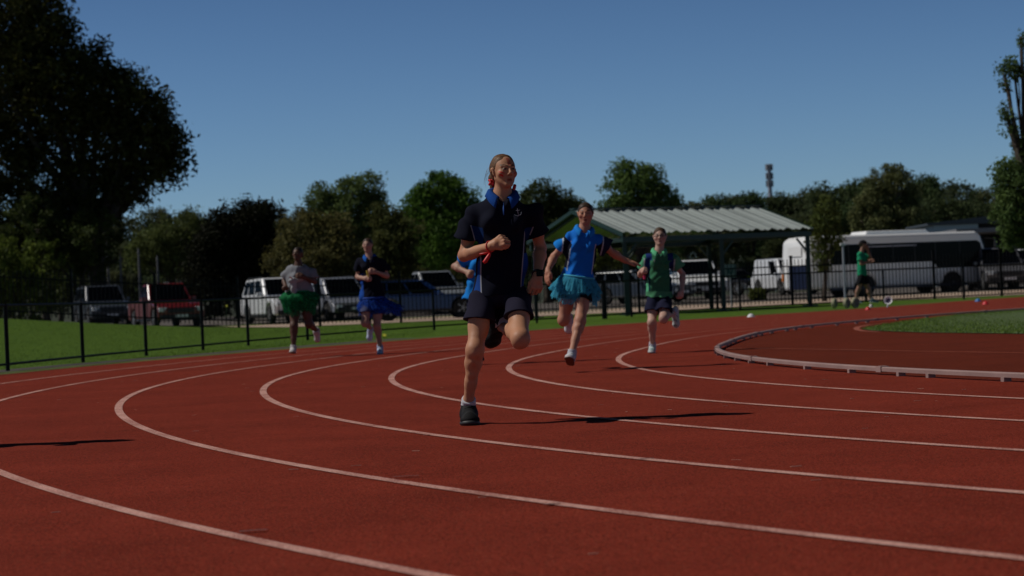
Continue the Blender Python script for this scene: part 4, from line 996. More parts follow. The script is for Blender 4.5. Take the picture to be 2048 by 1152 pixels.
        # panel coordinates: lateral, height (0 pelvis .. 1 neck), front
        D = V-P['pel']; H_ = np.linalg.norm(P['neck']-P['pel']); lat = D@rt; hv = D@up/H_; fr = D@fw
        sl = []
        for q in 'AB':
            a, e = P['sh'+q], P['el'+q]; ab = e-a; tt = ((V-a)@ab)/(ab@ab); rr = np.linalg.norm(V-a-tt[:, None]*ab, axis=1); sl.append(np.where((rr < .12*s*f) & (tt > 0.02), tt/sleeve, -1))
        col = shirt['col'](lat/(s*tf), hv, fr/(s*tf), sl[0], sl[1])
        so_ = npmesh('shirt', V, Q, clothm, root, col=col)
        if collar:
            N_ = 40; Vc = []; 
            for i in range(N_+1):
                a = -2.75+5.5*i/N_     # 0 = back
                rr = np.sin(a)*rt*.064-np.cos(a)*fw*.060
                fr_ = abs(a)/2.75; pt = max(0, (fr_-.72)/.28)
                base_ = P['neck']+up*(.004-.052*fr_**2)*s
                top_ = base_+rr*s*f*1.05+up*.032*s*(1-.35*fr_); out = base_+rr*s*f*(1.66+.34*pt)-up*(.012+.034*pt)*s; mid = base_+rr*s*f*1.42+up*.026*s*(1-.35*fr_); inn = base_+rr*s*f*1.0-up*.03*s
                Vc += [inn, top_, mid, out]
            Fc = [(4*i+j, 4*i+j+1, 4*i+4+j+1, 4*i+4+j) for i in range(N_) for j in range(3)]
            co = npmesh('collar', Vc, np.array(Fc), clothm, so_, col=np.tile(np.array(collar), (len(Vc), 1))); md = co.modifiers.new('s', 'SOLIDIFY'); md.thickness = .005
            # open placket with skin at the throat: two edges
    # ---------------- shorts
    if shorts:
        F = Field(lo, hi, vox); tf = f*torso_fat
        F.cone(P['pel']+up*.09*s, P['pel']+up*.045*s, .125*s*tf, .128*s*tf, .03, flat=(fw, .76))
        for sub_ in (False, True):
            for q in 'AB':
                a, e = P['hip'+q], P['kn'+q]; t_ = shorts.get('len'+q, shorts.get('len', .5)); e2 = a+(e-a)*t_; hr_ = shorts.get('r'+q, shorts.get('r', .100))*s*f; dr = nrm(e-a)
                if not sub_: F.cone(a, e2+dr*.05, .084*s*f, hr_, .020, cn=nrm(dr*.45-up*.55), cp_=e2, wr=.03)
                else: F.cone(e2-dr*.012, e2+dr*.16, (hr_-.02*s)*.85, hr_-.008*s, .004, sub=True)
        F.disp([(35, 10, 20, 1, .003), (-28, 14, 30, 2, .003), (55, 0, -25, 3, .0015)])
        V, Q = F.mesh(); c_ = np.tile(np.array(shorts['c'], float), (len(V), 1)); npmesh('shorts', V, Q, clothm, root, col=c_)
    # ---------------- shoes and socks
    for q in 'AB':
        he, to, an = P['heel'+q], P['toe'+q], P['an'+q]; l = nrm(to-he); un = an-he; un = un-l*(un@l); un = nrm(un); wd = np.cross(l, un); L_ = np.linalg.norm(to-he)
        sc = shoe; k_ = s*sc.get('k', 1.)
        F = Field(np.minimum(he, to)-.16, np.maximum(he, to)+.16, min(vox, .006))
        pt_ = lambda x, z: he+l*x*L_+un*z*k_
        F.cone(pt_(.15, .045), pt_(.42, .042), .043*k_, .045*k_, .015, flat=(wd, .80)); F.cone(pt_(.42, .042), pt_(.80, .026), .046*k_, .036*k_, .02)
        F.ell(pt_(.84, .022), (.040*k_, .028*k_, .048*k_), np.array([l, un, wd]), .015)
        F.cone(pt_(.16, .04), pt_(.20, .098), .042*k_, .038*k_, .015, flat=(wd, .85), cutb=True); F.cone(pt_(.40, .055), pt_(.26, .10), .036*k_, .036*k_, .02, cutb=True)
        F.cutplane(pt_(0, .012), -un)
        V, Q = F.mesh(); c_ = np.tile(np.array(sc['c'], float), (len(V), 1)); hgt = (V-he)@un; x_ = (V-he)@l/L_
        if 'c2' in sc: c_[(np.abs(np.sin(x_*16+hgt*60)) > .86) & (hgt > .04) & (x_ > .25)] = sc['c2']
        sh = npmesh('shoe', V, Q, shoem, root, col=c_)
        F = Field(np.minimum(he, to)-.12, np.maximum(he, to)+.12, min(vox, .006))
        F.cone(pt_(.15, .004), pt_(.45, .003), .040*k_, .038*k_, .02, flat=(un, .5)); F.cone(pt_(.45, .003), pt_(.82, .006), .039*k_, .046*k_, .02, flat=(un, .4)); F.cone(pt_(.82, .006), pt_(.90, .012), .044*k_, .034*k_, .02, flat=(un, .4)); F.cone(pt_(.12, .016), pt_(.85, .016), .041*k_, .040*k_, .01, flat=(un, .32))
        F.cutplane(pt_(0, -.004), -un); F.cutplane(pt_(0, .028), un)
        V, Q = F.mesh(); c_ = np.tile(np.array(sc.get('sole', sc['c']), float), (len(V), 1)); hgt = (V-he)@un
        if 'under' in sc: c_[hgt < .006*k_] = sc['under']
        npmesh('sole', V, Q, solem, sh, col=c_)
        b = MB()
        for i in range(4):
            x = .34+.08*i; zc = (.116, .104, .092, .084)[i]; b.tube([pt_(x, zc-.008)+wd*.022*k_, pt_(x+.02, zc), pt_(x+.03, zc-.009)-wd*.022*k_], .0034, 5)
        b.build('lace', mat('lace', sc.get('lace', (.05, .05, .05)), .8), sh, smooth=True)
        if sock:
            kn = P['kn'+q]; d = nrm(kn-an); st = pt_(.2, .075); tp = an+d*sock.get('h', .05); F = Field(np.minimum(st, tp)-.08, np.maximum(st, tp)+.08, min(vox, .006))
            F.cone(st+l*.012, tp+l*.006, .048*s*f, .044*s*f, .01, cutb=True); F.disp([(0, 0, 300, 0, .0006)]); V, Q = F.mesh(); npmesh('sock', V, Q, clothm, root, col=np.tile(np.array(sock['c'], float), (len(V), 1)))
    # ---------------- hair
    LP = lambda x, y, z: hc+(Ax[0]*x+Ax[1]*y+Ax[2]*z)*HS
    F = Field(hc-.28, hc+.28, min(vox, .006))
    F.ell(LP(0, -.027 if hair == 'pony' else -.019, .034), (.0805*HS, .0975*HS, .0885*HS), Ax, .01)
    nn = nrm(Ax[1]*.90-Ax[2]*.43); F.cutplane(LP(0, 0, 0)+nn*(.014 if hair == 'pony' else .026)*HS, nn)
    if hair == 'bun': F.cone(LP(0, -.10, .0), LP(0, -.135, -.01), .040*HS, .036*HS, .02)
    if hair == 'pony':
        F.cone(LP(0, -.095, .0), LP(-.012, -.135, -.025), .030*HS, .032*HS, .02); F.cone(LP(-.012, -.135, -.025), LP(-.028, -.150, -.125), .032*HS, .013*HS, .02)
    if hair == 'short':
        F.cone(LP(0, -.06, -.035), LP(0, -.075, .03), .055*HS, .06*HS, .02); F.cone(LP(-.045, .045, .088), LP(.05, .05, .092), .020*HS, .022*HS, .02)
    F.disp([(90, 30, 60, 1, .0012), (-60, 90, 40, 2, .0012)])
    V, Q = F.mesh(); L = (V-hc)@Ax.T/HS; st = 1+.28*np.sin(L[:, 2]*260+L[:, 0]*140+3*np.sin(L[:, 1]*40))*np.sin(L[:, 1]*90+L[:, 0]*60)
    ho = npmesh('hair', V, Q, hairm, root, col=np.array(hairc)[None, :]*st[:, None])
    if hair == 'pony':
        b = MB(); g = random.Random(4)
        for i in range(9):
            a = LP(-.070-g.uniform(0, .006), g.uniform(-.07, -.02), g.uniform(-.01, .04)); pts_ = [a]; v = V3((g.uniform(-.020, -.006), 0, g.uniform(-.012, .004)))
            for q_ in range(6): pts_.append(pts_[-1]+v*HS*.7); v = v+V3((g.uniform(.001, .006), 0, -.0055))
            b.tube(pts_, [.0006, .0006, .0006, .0005, .0005, .0004, .0003], 4)
        b.build('loose_strands', mat('strand', tuple(hairc), .5), ho)
    if tutu:
        g = np.random.default_rng(7); c0 = P['pel']+up*tutu.get('z', .06); tm = tulle(tutu['c'])
        for ly in range(tutu.get('layers', 4)):
            nt_, nr = 220, 10; ph = g.uniform(0, 6, 4); Vt = []
            for j in range(nr+1):
                t = j/nr
                for i in range(nt_):
                    a = 2*math.pi*i/nt_; ruf = .5*math.sin(13*a+ph[0])+.32*math.sin(29*a+ph[1]+3*t)+.2*math.sin(47*a+ph[2])
                    h = tutu['h']*(1-.1*ly)*(1+.12*math.sin(3*a+ph[3])); r = tutu['r0']+(tutu['r1']-tutu['r0']+.012*ly)*((t**.65) if not tutu.get('puff') else math.sin(math.pi*min(1, t*.8+.04)))
                    r *= 1+.085*ruf*t**.8; z = -h*t*(1-.25*t*(ly/4))+.009*math.sin(17*a+ph[1])*t
                    z *= 1+.05*math.sin(5*a+ph[2])*t
                    v = rt*(r*math.cos(a))+fw*(r*.85*math.sin(a))+up*z; sw = V3(tutu.get('sweep', (0, 0, 0)))
                    v = v+sw*t*max(0, (v@nrm(sw))/.25 if np.linalg.norm(sw) > 0 else 0); Vt.append(c0+v)
            Ft = [(j*nt_+i, j*nt_+(i+1) % nt_, (j+1)*nt_+(i+1) % nt_, (j+1)*nt_+i) for j in range(nr) for i in range(nt_)]
            npmesh('tutu_layer', Vt, np.array(Ft), tm, root)
        b = MB(); pts_ = [c0+rt*(tutu['r0']*1.02*math.cos(a))+fw*(tutu['r0']*.87*math.sin(a)) for a in np.linspace(0, 2*math.pi, 33)]; b.tube(pts_, .012, 8, cap=False); b.build('tutu_waistband', mat('band', tutu['c'], .8), root, smooth=True)
    if extra: extra('end', None, P, dict(up=up, rt=rt, fw=fw, Ax=Ax, hc=hc, HS=HS, root=root, s=s, LP=LP, O=O, hair=ho))
    return root

def C3(n, c): return np.tile(np.array(c, float), (n, 1))
NAVY = (.0055, .0065, .016); WHT = (.55, .55, .58)
# --- leading runner
def shirt_navy(panel, pipe=WHT, w=.0045, base=NAVY, lo=.118):
    def f(lat, hv, fr, sa, sb):
        col = C3(len(lat), base); a = np.abs(lat); pipe_ = np.array(pipe)
        edge = lo+.03*np.clip(hv-.35, 0, 1)**1.0*1.6-.02*np.clip(.35-hv, 0, 1)
        on = (sa < 0) & (sb < 0)
        col[on & (a > edge) & (hv < .42)] = panel
        for s_ in (sa, sb):
            m = (s_ > .45) & (s_ <= 1.2) & (hv < .70) & ((a-.185)+.05*(s_-.6) < 0); col[m] = np.array(panel)*.45
        k = np.clip(1.3-np.abs(a-edge)/w, 0, 1)*(on & (hv < .66) & (fr > -.02))
        for s_ in (sa, sb): k = np.maximum(k, np.clip(1.3-np.abs((a-.185)+.05*(s_-.6))/w, 0, 1)*((s_ > .45) & (s_ <= 1.2) & (fr > -.01) & (hv < .72)))
        return col*(1-k[:, None])+pipe_*k[:, None]
    return f
def face_paint(x, y, z, near, blend):
    for (x0, z0, x1, z1) in ((-.062, -.008, -.036, -.020), (-.062, -.026, -.040, -.038)):
        t = np.clip((x-x0)/(x1-x0), 0, 1); m = near & (x > x0-.002) & (x < x1+.002) & (np.abs(z-(z0+(z1-z0)*t)) < .0046); blend(m, (.62, .012, .015), .95)
        m = near & (-x > x0-.002) & (-x < x1+.002) & (np.abs(z-(z0+(z1-z0)*np.clip((-x-x0)/(x1-x0), 0, 1))) < .0046); blend(m, (.42, .018, .02), .8)
    m = near & (np.abs(x-.004) < .012) & (z > .03) & (z < .085); blend(m, (.34, .02, .02), .6)
redm = mat('red_ribbon', (.62, .012, .015), .5)
def extra_lead(stage, F, P, G):
    if stage != 'end': return
    LP, root = G['LP'], G['root']; rt, up, fw = G['rt'], G['up'], G['fw']
    b = MB(); c = LP(-.030, -.128, -.05)
    for i in range(5):
        a = i*1.26; e = c+V3((math.cos(a)*.022, -.01, math.sin(a)*.022)); b.tube([c, (c+e)/2+V3((0, -.012, .004)), e, c], [.005, .010, .008, .004], 7)
    b.build('hair_bow', redm, G['hair'], smooth=True)
    b = MB(); c = LP(.088, -.03, -.080); b.tube([c, c+V3((-.006, -.012, -.02)), c+V3((-.014, -.014, -.045))], [.010, .011, .006], 7); b.build('hair_ribbon', redm, G['hair'], smooth=True)
    # red wristband with hanging tail on the left-hand arm
    w, e = P['wrA'], P['elA']; d = nrm(w-e); q = w-d*.012; a1 = nrm(np.cross(d, V3((0, 0, 1)))); a2 = np.cross(d, a1)
    b = MB(); b.tube([q+(a1*math.cos(t)+a2*math.sin(t))*.031 for t in np.linspace(0, 2*math.pi, 21)], .0042, 6, cap=False); b.build('wristband', redm, root, smooth=True)
    t0 = q+V3((0, -.008, -.034)); b = MB(); b.tube([t0, t0+V3((-.010, -.01, -.020)), t0+V3((-.032, -.012, -.052)), t0+V3((-.044, -.012, -.062))], [.005, .011, .013, .009], 8); b.tube([t0, t0+V3((-.03, .0, -.006)), t0+V3((-.065, 0, -.010))], [.005, .007, .006], 6); b.build('wristband_tail', redm, root, smooth=True)
    # watch on the right-hand arm
    w, e = P['wrB'], P['elB']; d = nrm(w-e); q = w-d*.014; a1 = nrm(np.cross(d, V3((0, 1, 0)))); a2 = np.cross(d, a1)
    b = MB(); b.tube([q+(a1*math.cos(t)+a2*math.sin(t))*.0300 for t in np.linspace(0, 2*math.pi, 21)], .0085, 6, cap=False); b.build('watch_strap', M['blacktrim'], root, smooth=True)
    b = MB(); b.box(q+a1*.0+V3((.012, -.036, .004)), (.020, .008, .020)); b.build('watch_face', M['glass'], root, bevel=.004)
    # small crest on the chest, drawn in thin stitched strokes
    c = P['neck']-up*.115+rt*.085
    def onshirt(x, z): return c+rt*x+up*z+fw*(.118-.25*abs(x)*.3)
    b = MB(); b.tube([onshirt(-.004, .026), onshirt(.0, .0), onshirt(.006, -.020)], [.0016, .0022, .0012], 5); b.tube([onshirt(-.012, .012), onshirt(.010, .015)], .0015, 5); b.tube([onshirt(-.022, -.012), onshirt(0, -.020), onshirt(.018, -.010), onshirt(.022, .006)], [.001, .002, .0016, .001], 5)
    b.build('chest_crest', mat('stitch', (.30, .32, .38), .8), root)
    # button placket
    b = MB(); z0 = P['neck']-up*.055
    b.tube([z0+fw*.082-up*.005, z0+fw*.108-up*.04, z0+fw*.124-up*.075], [.003, .0045, .003], 6); b.build('placket', mat('blue_trim', (.02, .09, .35), .8), root, smooth=True)
person('person', 'girl leading the race in navy polo and shorts, red face paint, black shoes', 12.41, dict(
    head=(1008, 344, -.02), neck=(1005, 386, 0), shA=(948, 428, .02), shB=(1065, 424, .05), elA=(928, 511, .03), wrA=(983, 492, -.19), elB=(1081, 496, .15), wrB=(1075, 551, -.03),
    pel=(1000, 590, .03), hipA=(964, 603, 0), hipB=(1035, 596, .02), knA=(950, 700, -.17), anA=(937, 801, -.02), knB=(1041, 678, -.34), anB=(1004, 652, .03),
    heelA=(936, 844, .08), toeA=(941, 850, -.165), heelB=(993, 613, .10), toeB=(979, 689, .16)),
    skin=(.50, .245, .140), hairc=(.125, .062, .028), s=1.0, vox=.0039, hs=.92, face=(.42, -.90, .07), roll=.03, hair='pony', headpaint=face_paint,
    shirt=dict(col=shirt_navy((.010, .055, .25), w=.0038, pipe=(.32, .33, .38), lo=.128), hem=-.0, hemr=.164, hflat=.70, slr=.088, fold=.0058, seed=3, waist=.97), collar=(.010, .060, .27), shorts=dict(c=(.016, .0145, .030), lenA=.40, lenB=.46, rA=.106, rB=.092),
    shoe=dict(c=(.0065, .0065, .0075), sole=(.022, .022, .024), c2=(.016, .016, .018), lace=(.003, .003, .003), k=1.22), sock=dict(c=(.60, .60, .64), h=.012),
    handA=dict(d=(.86, -.30, .42), n=(.25, .55, -.2), curl=(1.15, 1.25, .7), side=-1, s=1.0, thumb=.5), handB=dict(d=(-.10, -.28, -.95), n=(-.35, .85, .0), curl=(.85, 1.0, .6), side=-1, s=1.0, thumb=.4),
    extra=extra_lead, shdrop=0, sleeve=.60, fat=.96, legf=.93, torso_fat=1.02)
# --- girl in bright blue polo with pale blue tutu
def shirt_blue(lat, hv, fr, sa, sb):
    col = C3(len(lat), (.010, .16, .62)); a = np.abs(lat)
    m = (sa < 0) & (sb < 0) & (a > .125) & (hv < .72) & (hv > .25); col[m] = NAVY
    m = (sa < 0) & (sb < 0) & (np.abs(a-.125) < .005) & (hv < .74) & (hv > .2) & (fr > 0); col[m] = (.5, .55, .6)
    for s_, c_ in ((sa, (.012, .22, .70)), (sb, (.012, .016, .05))):
        m = (s_ > .05) & (a < .20); col[m] = NAVY; m = (s_ > .05) & (a >= .20); col[m] = c_; m = (s_ > .05) & (np.abs(a-.20) < .006); col[m] = (.5, .55, .6)
    return col
person('person', 'girl in a bright blue polo and pale blue tutu with one arm flung out', 20.7, dict(
    head=(1171, 428, 0), neck=(1169, 456, 0), shA=(1139, 470, 0), shB=(1195, 472, .03), elA=(1108, 513, .06), wrA=(1096, 540, -.10), elB=(1226, 506, .14), wrB=(1250, 521, .24),
    pel=(1154, 566, .02), hipA=(1139, 576, .04), hipB=(1168, 578, -.02), knA=(1127, 640, .06), anA=(1137, 632, .42), knB=(1160, 642, -.24), anB=(1145, 701, -.42),
    heelA=(1139, 628, .50), toeA=(1138, 664, .55), heelB=(1141, 731, -.40), toeB=(1138, 716, -.62)),
    skin=(.47, .22, .14), hairc=(.045, .026, .016), s=1.0, vox=.0075, hs=.97, face=(-.10, -1, -.02), roll=.03, hair='bun',
    shirt=dict(col=shirt_blue, hem=.02, hemr=.178, slr=.088, fold=.007, seed=8), collar=(.015, .22, .70), shorts=dict(c=(.01, .01, .015), len=.34, r=.098),
    shoe=dict(c=(.60, .60, .64), sole=(.5, .4, .38), under=(.10, .03, .02), lace=(.5, .5, .5)), sock=dict(c=(.5, .5, .55), h=.008), tutu=dict(c=(.06, .42, .60), r0=.160, r1=.225, h=.25, z=.065, layers=4),
    handA=dict(d=(-.15, -.35, -.9), n=(.6, .5, 0), curl=(.25, .3, .2)), handB=dict(d=(.92, .2, -.22), n=(0, .3, -1), curl=(.1, .15, .1), spread=.8, thumb=0), sleeve=.55, shdrop=.038)
# --- girl in green polo
def shirt_green(lat, hv, fr, sa, sb):
    col = C3(len(lat), (.040, .17, .085)); a = np.abs(lat)
    m = (sa < 0) & (sb < 0) & (a > .128) & (hv < .68); col[m] = (.008, .035, .05)
    m = (sa < 0) & (sb < 0) & (a > .148) & (hv < .60) & (lat < 0); col[m] = (.10, .42, .22)
    for s_ in (sa, sb):
        m = (s_ > -.5) & (a > .128) & (a < .20) & (hv > .5); col[m] = (.012, .03, .14); m = (a > .105) & (a < .18) & (hv > .78); col[m] = (.012, .03, .14); m = (s_ > .02) & (a >= .20); col[m] = (.08, .30, .16); m = (s_ > .02) & (np.abs(a-.20) < .008); col[m] = (.4, .5, .5)
    m = (hv < .12); col[m] = (.08, .28, .14)
    return col
def extra_green(stage, F, P, G):
    if stage != 'end': return
    LP, root, up, rt, fw = G['LP'], G['root'], G['up'], G['rt'], G['fw']; b = MB()
    for g in (-1, 1): b.tube([LP(g*.031+.020*math.cos(t), .098, .006+.015*math.sin(t)) for t in np.linspace(0, 2*math.pi, 15)], .0022, 5, cap=False); b.tube([LP(g*.052, .095, .008), LP(g*.082, .0, .012)], .002, 5)
    b.tube([LP(-.010, .100, .008), LP(.010, .100, .008)], .002, 5); b.build('glasses', M['blacktrim'], root)
    c = P['neck']-up*.12+fw*.125; b = MB()
    for i in range(3): b.box(c-up*(.035*i-.03)+fw*.004, (.006, .004, .006))
    b.build('button', mat('button', (.02, .06, .05)), root)
    c = P['neck']-up*.13-rt*.075; b = MB(); b.tube([c+fw*.112+up*.015, c+fw*.116-up*.015], .003, 5); b.tube([c+fw*.112-rt*.012+up*.004, c+fw*.112+rt*.012+up*.004], .0025, 5); b.tube([c+fw*.116-rt*.012-up*.014, c+fw*.116+rt*.012-up*.014], .0025, 5); b.build('chest_crest', mat('stitch_pale', (.4, .5, .45)), root)
    w, e = P['wrA'], P['elA']; b = MB(); b.tube([w+V3((.03, -.02, -.06)), w+V3((.03, -.02, -.11))], [.018, .014], 8); b.build('pink_ribbon', mat('pink', (.6, .03, .12)), root)
person('person', 'girl in a green polo with glasses, navy shorts and white shoes, rightmost runner', 25.7, dict(
    head=(1320, 474, 0), neck=(1318, 500, .0), shA=(1297, 512, 0), shB=(1343, 512, .02), elA=(1281, 550, .10), wrA=(1283, 541, -.14), elB=(1365, 548, .14), wrB=(1364, 581, -.02),
    pel=(1318, 594, .02), hipA=(1306, 600, 0), hipB=(1331, 600, 0), knA=(1304, 645, -.20), anA=(1305, 689, -.02), knB=(1327, 637, -.30), anB=(1347, 624, .06),
    heelA=(1305, 703, .08), toeA=(1303, 706, -.17), heelB=(1352, 613, .14), toeB=(1353, 655, .16)),
    skin=(.52, .32, .25), hairc=(.07, .04, .022), s=.96, vox=.0085, hs=1.02, face=(-.12, -1, .08), roll=-.02, hair='bun', extra=extra_green,
    shirt=dict(col=shirt_green, hem=-.0, hemr=.190, slr=.088, fold=.006, seed=5, waist=1.06), collar=(.12, .50, .25), shorts=dict(c=(.012, .013, .035), lenA=.52, lenB=.62, r=.115),
    shoe=dict(c=(.55, .62, .60), sole=(.5, .5, .5), c2=(.2, .3, .3), under=(.22, .2, .2), lace=(.5, .5, .5)), sock=dict(c=(.5, .5, .58), h=.03),
    handA=dict(d=(.3, -.9, .1), n=(.6, .3, -.3), curl=(1.2, 1.3, .8), side=-1), handB=dict(d=(-.2, -.3, -.9), n=(-.6, .6, 0), curl=(.9, 1., .6)), sleeve=.60, torso_fat=.98)
# --- girl in grey tee, green tutu
def extra_tee(stage, F, P, G):
    if stage != 'end': return
    up, rt, fw, root = G['up'], G['rt'], G['fw'], G['root']
    Fd = Field(P['pel']-.4+up*.3, P['pel']+.4+up*.3, .012); c = P['pel']+up*.27+fw*.165-rt*.07
    Fd.cone(c-rt*.07, c+rt*.10+up*.01, .030, .036, .02); Fd.cone(c-rt*.02-up*.02, c-rt*.015-up*.20-fw*.02, .035, .045, .03); Fd.cone(c-up*.05-rt*.03, c-up*.17+rt*.05-fw*.02, .03, .022, .02); Fd.disp([(60, 0, 50, 0, .006), (40, 0, -40, 0, .005)])
    V, Q = Fd.mesh(); npmesh('bunched_shirt_front', V, Q, clothm, root, col=C3(len(V), (.36, .37, .38)))
    b = MB(); c2 = c+fw*.03-rt*.055+up*.035; b.tube([c2-rt*.02+up*.02, c2+rt*.02-up*.01], [.006, .008], 6); b.build('red_tie', redm, root)
person('person', 'girl in a grey T-shirt and green tutu, leftmost runner', 31.3, dict(
    head=(595, 508, 0), neck=(597, 529, 0), shA=(579, 538, 0), shB=(623, 540, .04), elA=(569, 561, .08), wrA=(571, 573, -.06), elB=(629, 563, .02), wrB=(606, 553, -.22),
    pel=(599, 595, .02), hipA=(589, 606, 0), hipB=(611, 607, 0), knA=(588, 652, -.12), anA=(587, 692, -.14), knB=(618, 648, -.02), anB=(632, 660, .30),
    heelA=(587, 707, -.08), toeA=(584, 705, -.32), heelB=(635, 656, .38), toeB=(635, 683, .40)),
    skin=(.105, .05, .032), hairc=(.02, .014, .012), s=1.0, vox=.010, hs=.90, face=(-.35, -.9, .15), roll=-.04, hair='bun', extra=extra_tee,
    shirt=dict(col=lambda lat, hv, fr, sa, sb: C3(len(lat), (.23, .24, .26)), hem=.03, hemr=.185, slr=.085, fold=.005, seed=9, waist=1.12), shorts=dict(c=(.012, .012, .015), len=.3, r=.11),
    shoe=dict(c=(.55, .52, .52), sole=(.45, .38, .36), under=(.10, .06, .05), lace=(.4, .4, .4)), sock=dict(c=(.5, .5, .5), h=.02), tutu=dict(c=(.008, .23, .075), r0=.185, r1=.25, h=.34, z=.10, layers=5, puff=1),
    handA=dict(curl=(1, 1.2, .8)), handB=dict(d=(-.9, -.2, .2), n=(0, 1, -.3), curl=(1., 1.2, .8)), sleeve=.72, fat=1.06, torso_fat=1.10)
# --- girl in navy polo, royal blue tutu
def extra_navy(stage, F, P, G):
    if stage != 'end': return
    b = MB(); w = P['wrA']+V3((.06, -.06, .02)); b.tube([w, w+V3((-.012, 0, .10))], [.012, .018], 8); b.build('yellow_ribbon', mat('yellow', (.55, .42, .05)), G['root'])
person('person', 'girl in a navy polo and royal blue tutu, second runner from the left', 31.4, dict(
    head=(735, 491, 0), neck=(739, 512, 0), shA=(721, 522, .02), shB=(762, 522, .02), elA=(715, 554, .06), wrA=(729, 557, -.16), elB=(774, 552, .06), wrB=(751, 544, -.18),
    pel=(745, 598, .02), hipA=(734, 607, 0), hipB=(756, 607, 0), knA=(730, 646, -.20), anA=(741, 656, .18), knB=(754, 652, -.12), anB=(760, 694, .0),
    heelA=(740, 652, .26), toeA=(739, 680, .24), heelB=(761, 705, .09), toeB=(760, 708, -.16)),
    skin=(.42, .24, .18), hairc=(.04, .022, .015), s=1.0, vox=.010, hs=.95, face=(-.2, -1, .05), roll=0, hair='bun', extra=extra_navy,
    shirt=dict(col=lambda lat, hv, fr, sa, sb: np.where(((lat < -.11) & (hv < .6))[:, None], np.array([.01, .06, .30]), np.array(NAVY)), hem=.0, hemr=.19, slr=.098, fold=.007, seed=12, waist=1.06), collar=(.012, .10, .42),
    shorts=dict(c=(.05, .06, .13), len=.5, r=.11), shoe=dict(c=(.50, .55, .70), sole=(.4, .45, .6), lace=(.4, .4, .4)), sock=dict(c=(.4, .5, .7), h=.03), tutu=dict(c=(.008, .07, .42), r0=.175, r1=.205, h=.26, z=.02, layers=4, sweep=(.22, 0, -.02)),
    handA=dict(d=(.8, -.4, .1), n=(0, 1, -.4), curl=(1.2, 1.3, .8), side=-1), handB=dict(d=(-.8, -.3, .2), n=(0, 1, -.3), curl=(1.1, 1.2, .8)), sleeve=.62, torso_fat=1.06)
# --- runner mostly hidden behind the leader
person('person', 'runner in a light blue polo mostly hidden behind the leading girl', 24.0, dict(
    head=(972, 470, 0), neck=(966, 498, 0), shA=(938, 508, 0), shB=(990, 508, 0), elA=(909, 533, .08), wrA=(936, 545, -.10), elB=(1008, 546, .1), wrB=(1000, 552, -.1),
    pel=(957, 598, 0), hipA=(948, 605, 0), hipB=(967, 605, 0), knA=(950, 655, -.15), anA=(958, 703, .02), knB=(985, 650, -.2), anB=(985, 640, .15),
    heelA=(958, 716, .08), toeA=(961, 722, -.16), heelB=(985, 632, .2), toeB=(985, 665, .25)),
    skin=(.40, .23, .16), hairc=(.06, .04, .03), s=1.0, vox=.011, hs=.88, hair='bun',
    shirt=dict(col=lambda lat, hv, fr, sa, sb: C3(len(lat), (.012, .20, .62)), hem=.0, hemr=.18, slr=.09, fold=.007, seed=2), collar=(.015, .2, .6), shorts=dict(c=(.01, .012, .03), len=.5),
    shoe=dict(c=(.02, .02, .025), sole=(.02, .02, .02)), sock=dict(c=(.5, .5, .5)), handA=dict(curl=(1, 1.2, .8)), handB=dict(curl=(1, 1.2, .8)), sleeve=.55)
# --- runner just outside the left edge: only the shadow reaches into the picture
person('person', 'runner just beyond the left edge whose shadow reaches onto the track', 12.38, dict(
    head=(-228, 384, 0), neck=(-229, 432, 0), shA=(-286, 464, .02), shB=(-170, 460, .03), elA=(-308, 548, .08), wrA=(-292, 600, -.12), elB=(-146, 545, .1), wrB=(-190, 530, -.16),
    pel=(-235, 640, 0), hipA=(-266, 650, 0), hipB=(-205, 650, 0), knA=(-280, 745, -.17), anA=(-292, 846, -.02), knB=(-195, 720, -.3), anB=(-225, 700, .05),
    heelA=(-292, 893, .08), toeA=(-288, 898, -.16), heelB=(-238, 668, .12), toeB=(-248, 735, .16)),
    skin=(.42, .24, .16), hairc=(.08, .05, .03), s=1.0, vox=.012, hs=.88, hair='bun',
    shirt=dict(col=lambda lat, hv, fr, sa, sb: C3(len(lat), NAVY), hem=.0, hemr=.18, slr=.09, seed=2), collar=(.015, .1, .4), shorts=dict(c=(.01, .012, .03), len=.5),
    shoe=dict(c=(.02, .02, .025), sole=(.02, .02, .02)), sock=dict(c=(.5, .5, .5)), handA=dict(curl=(1, 1.2, .8)), handB=dict(curl=(1, 1.2, .8)), sleeve=.55)
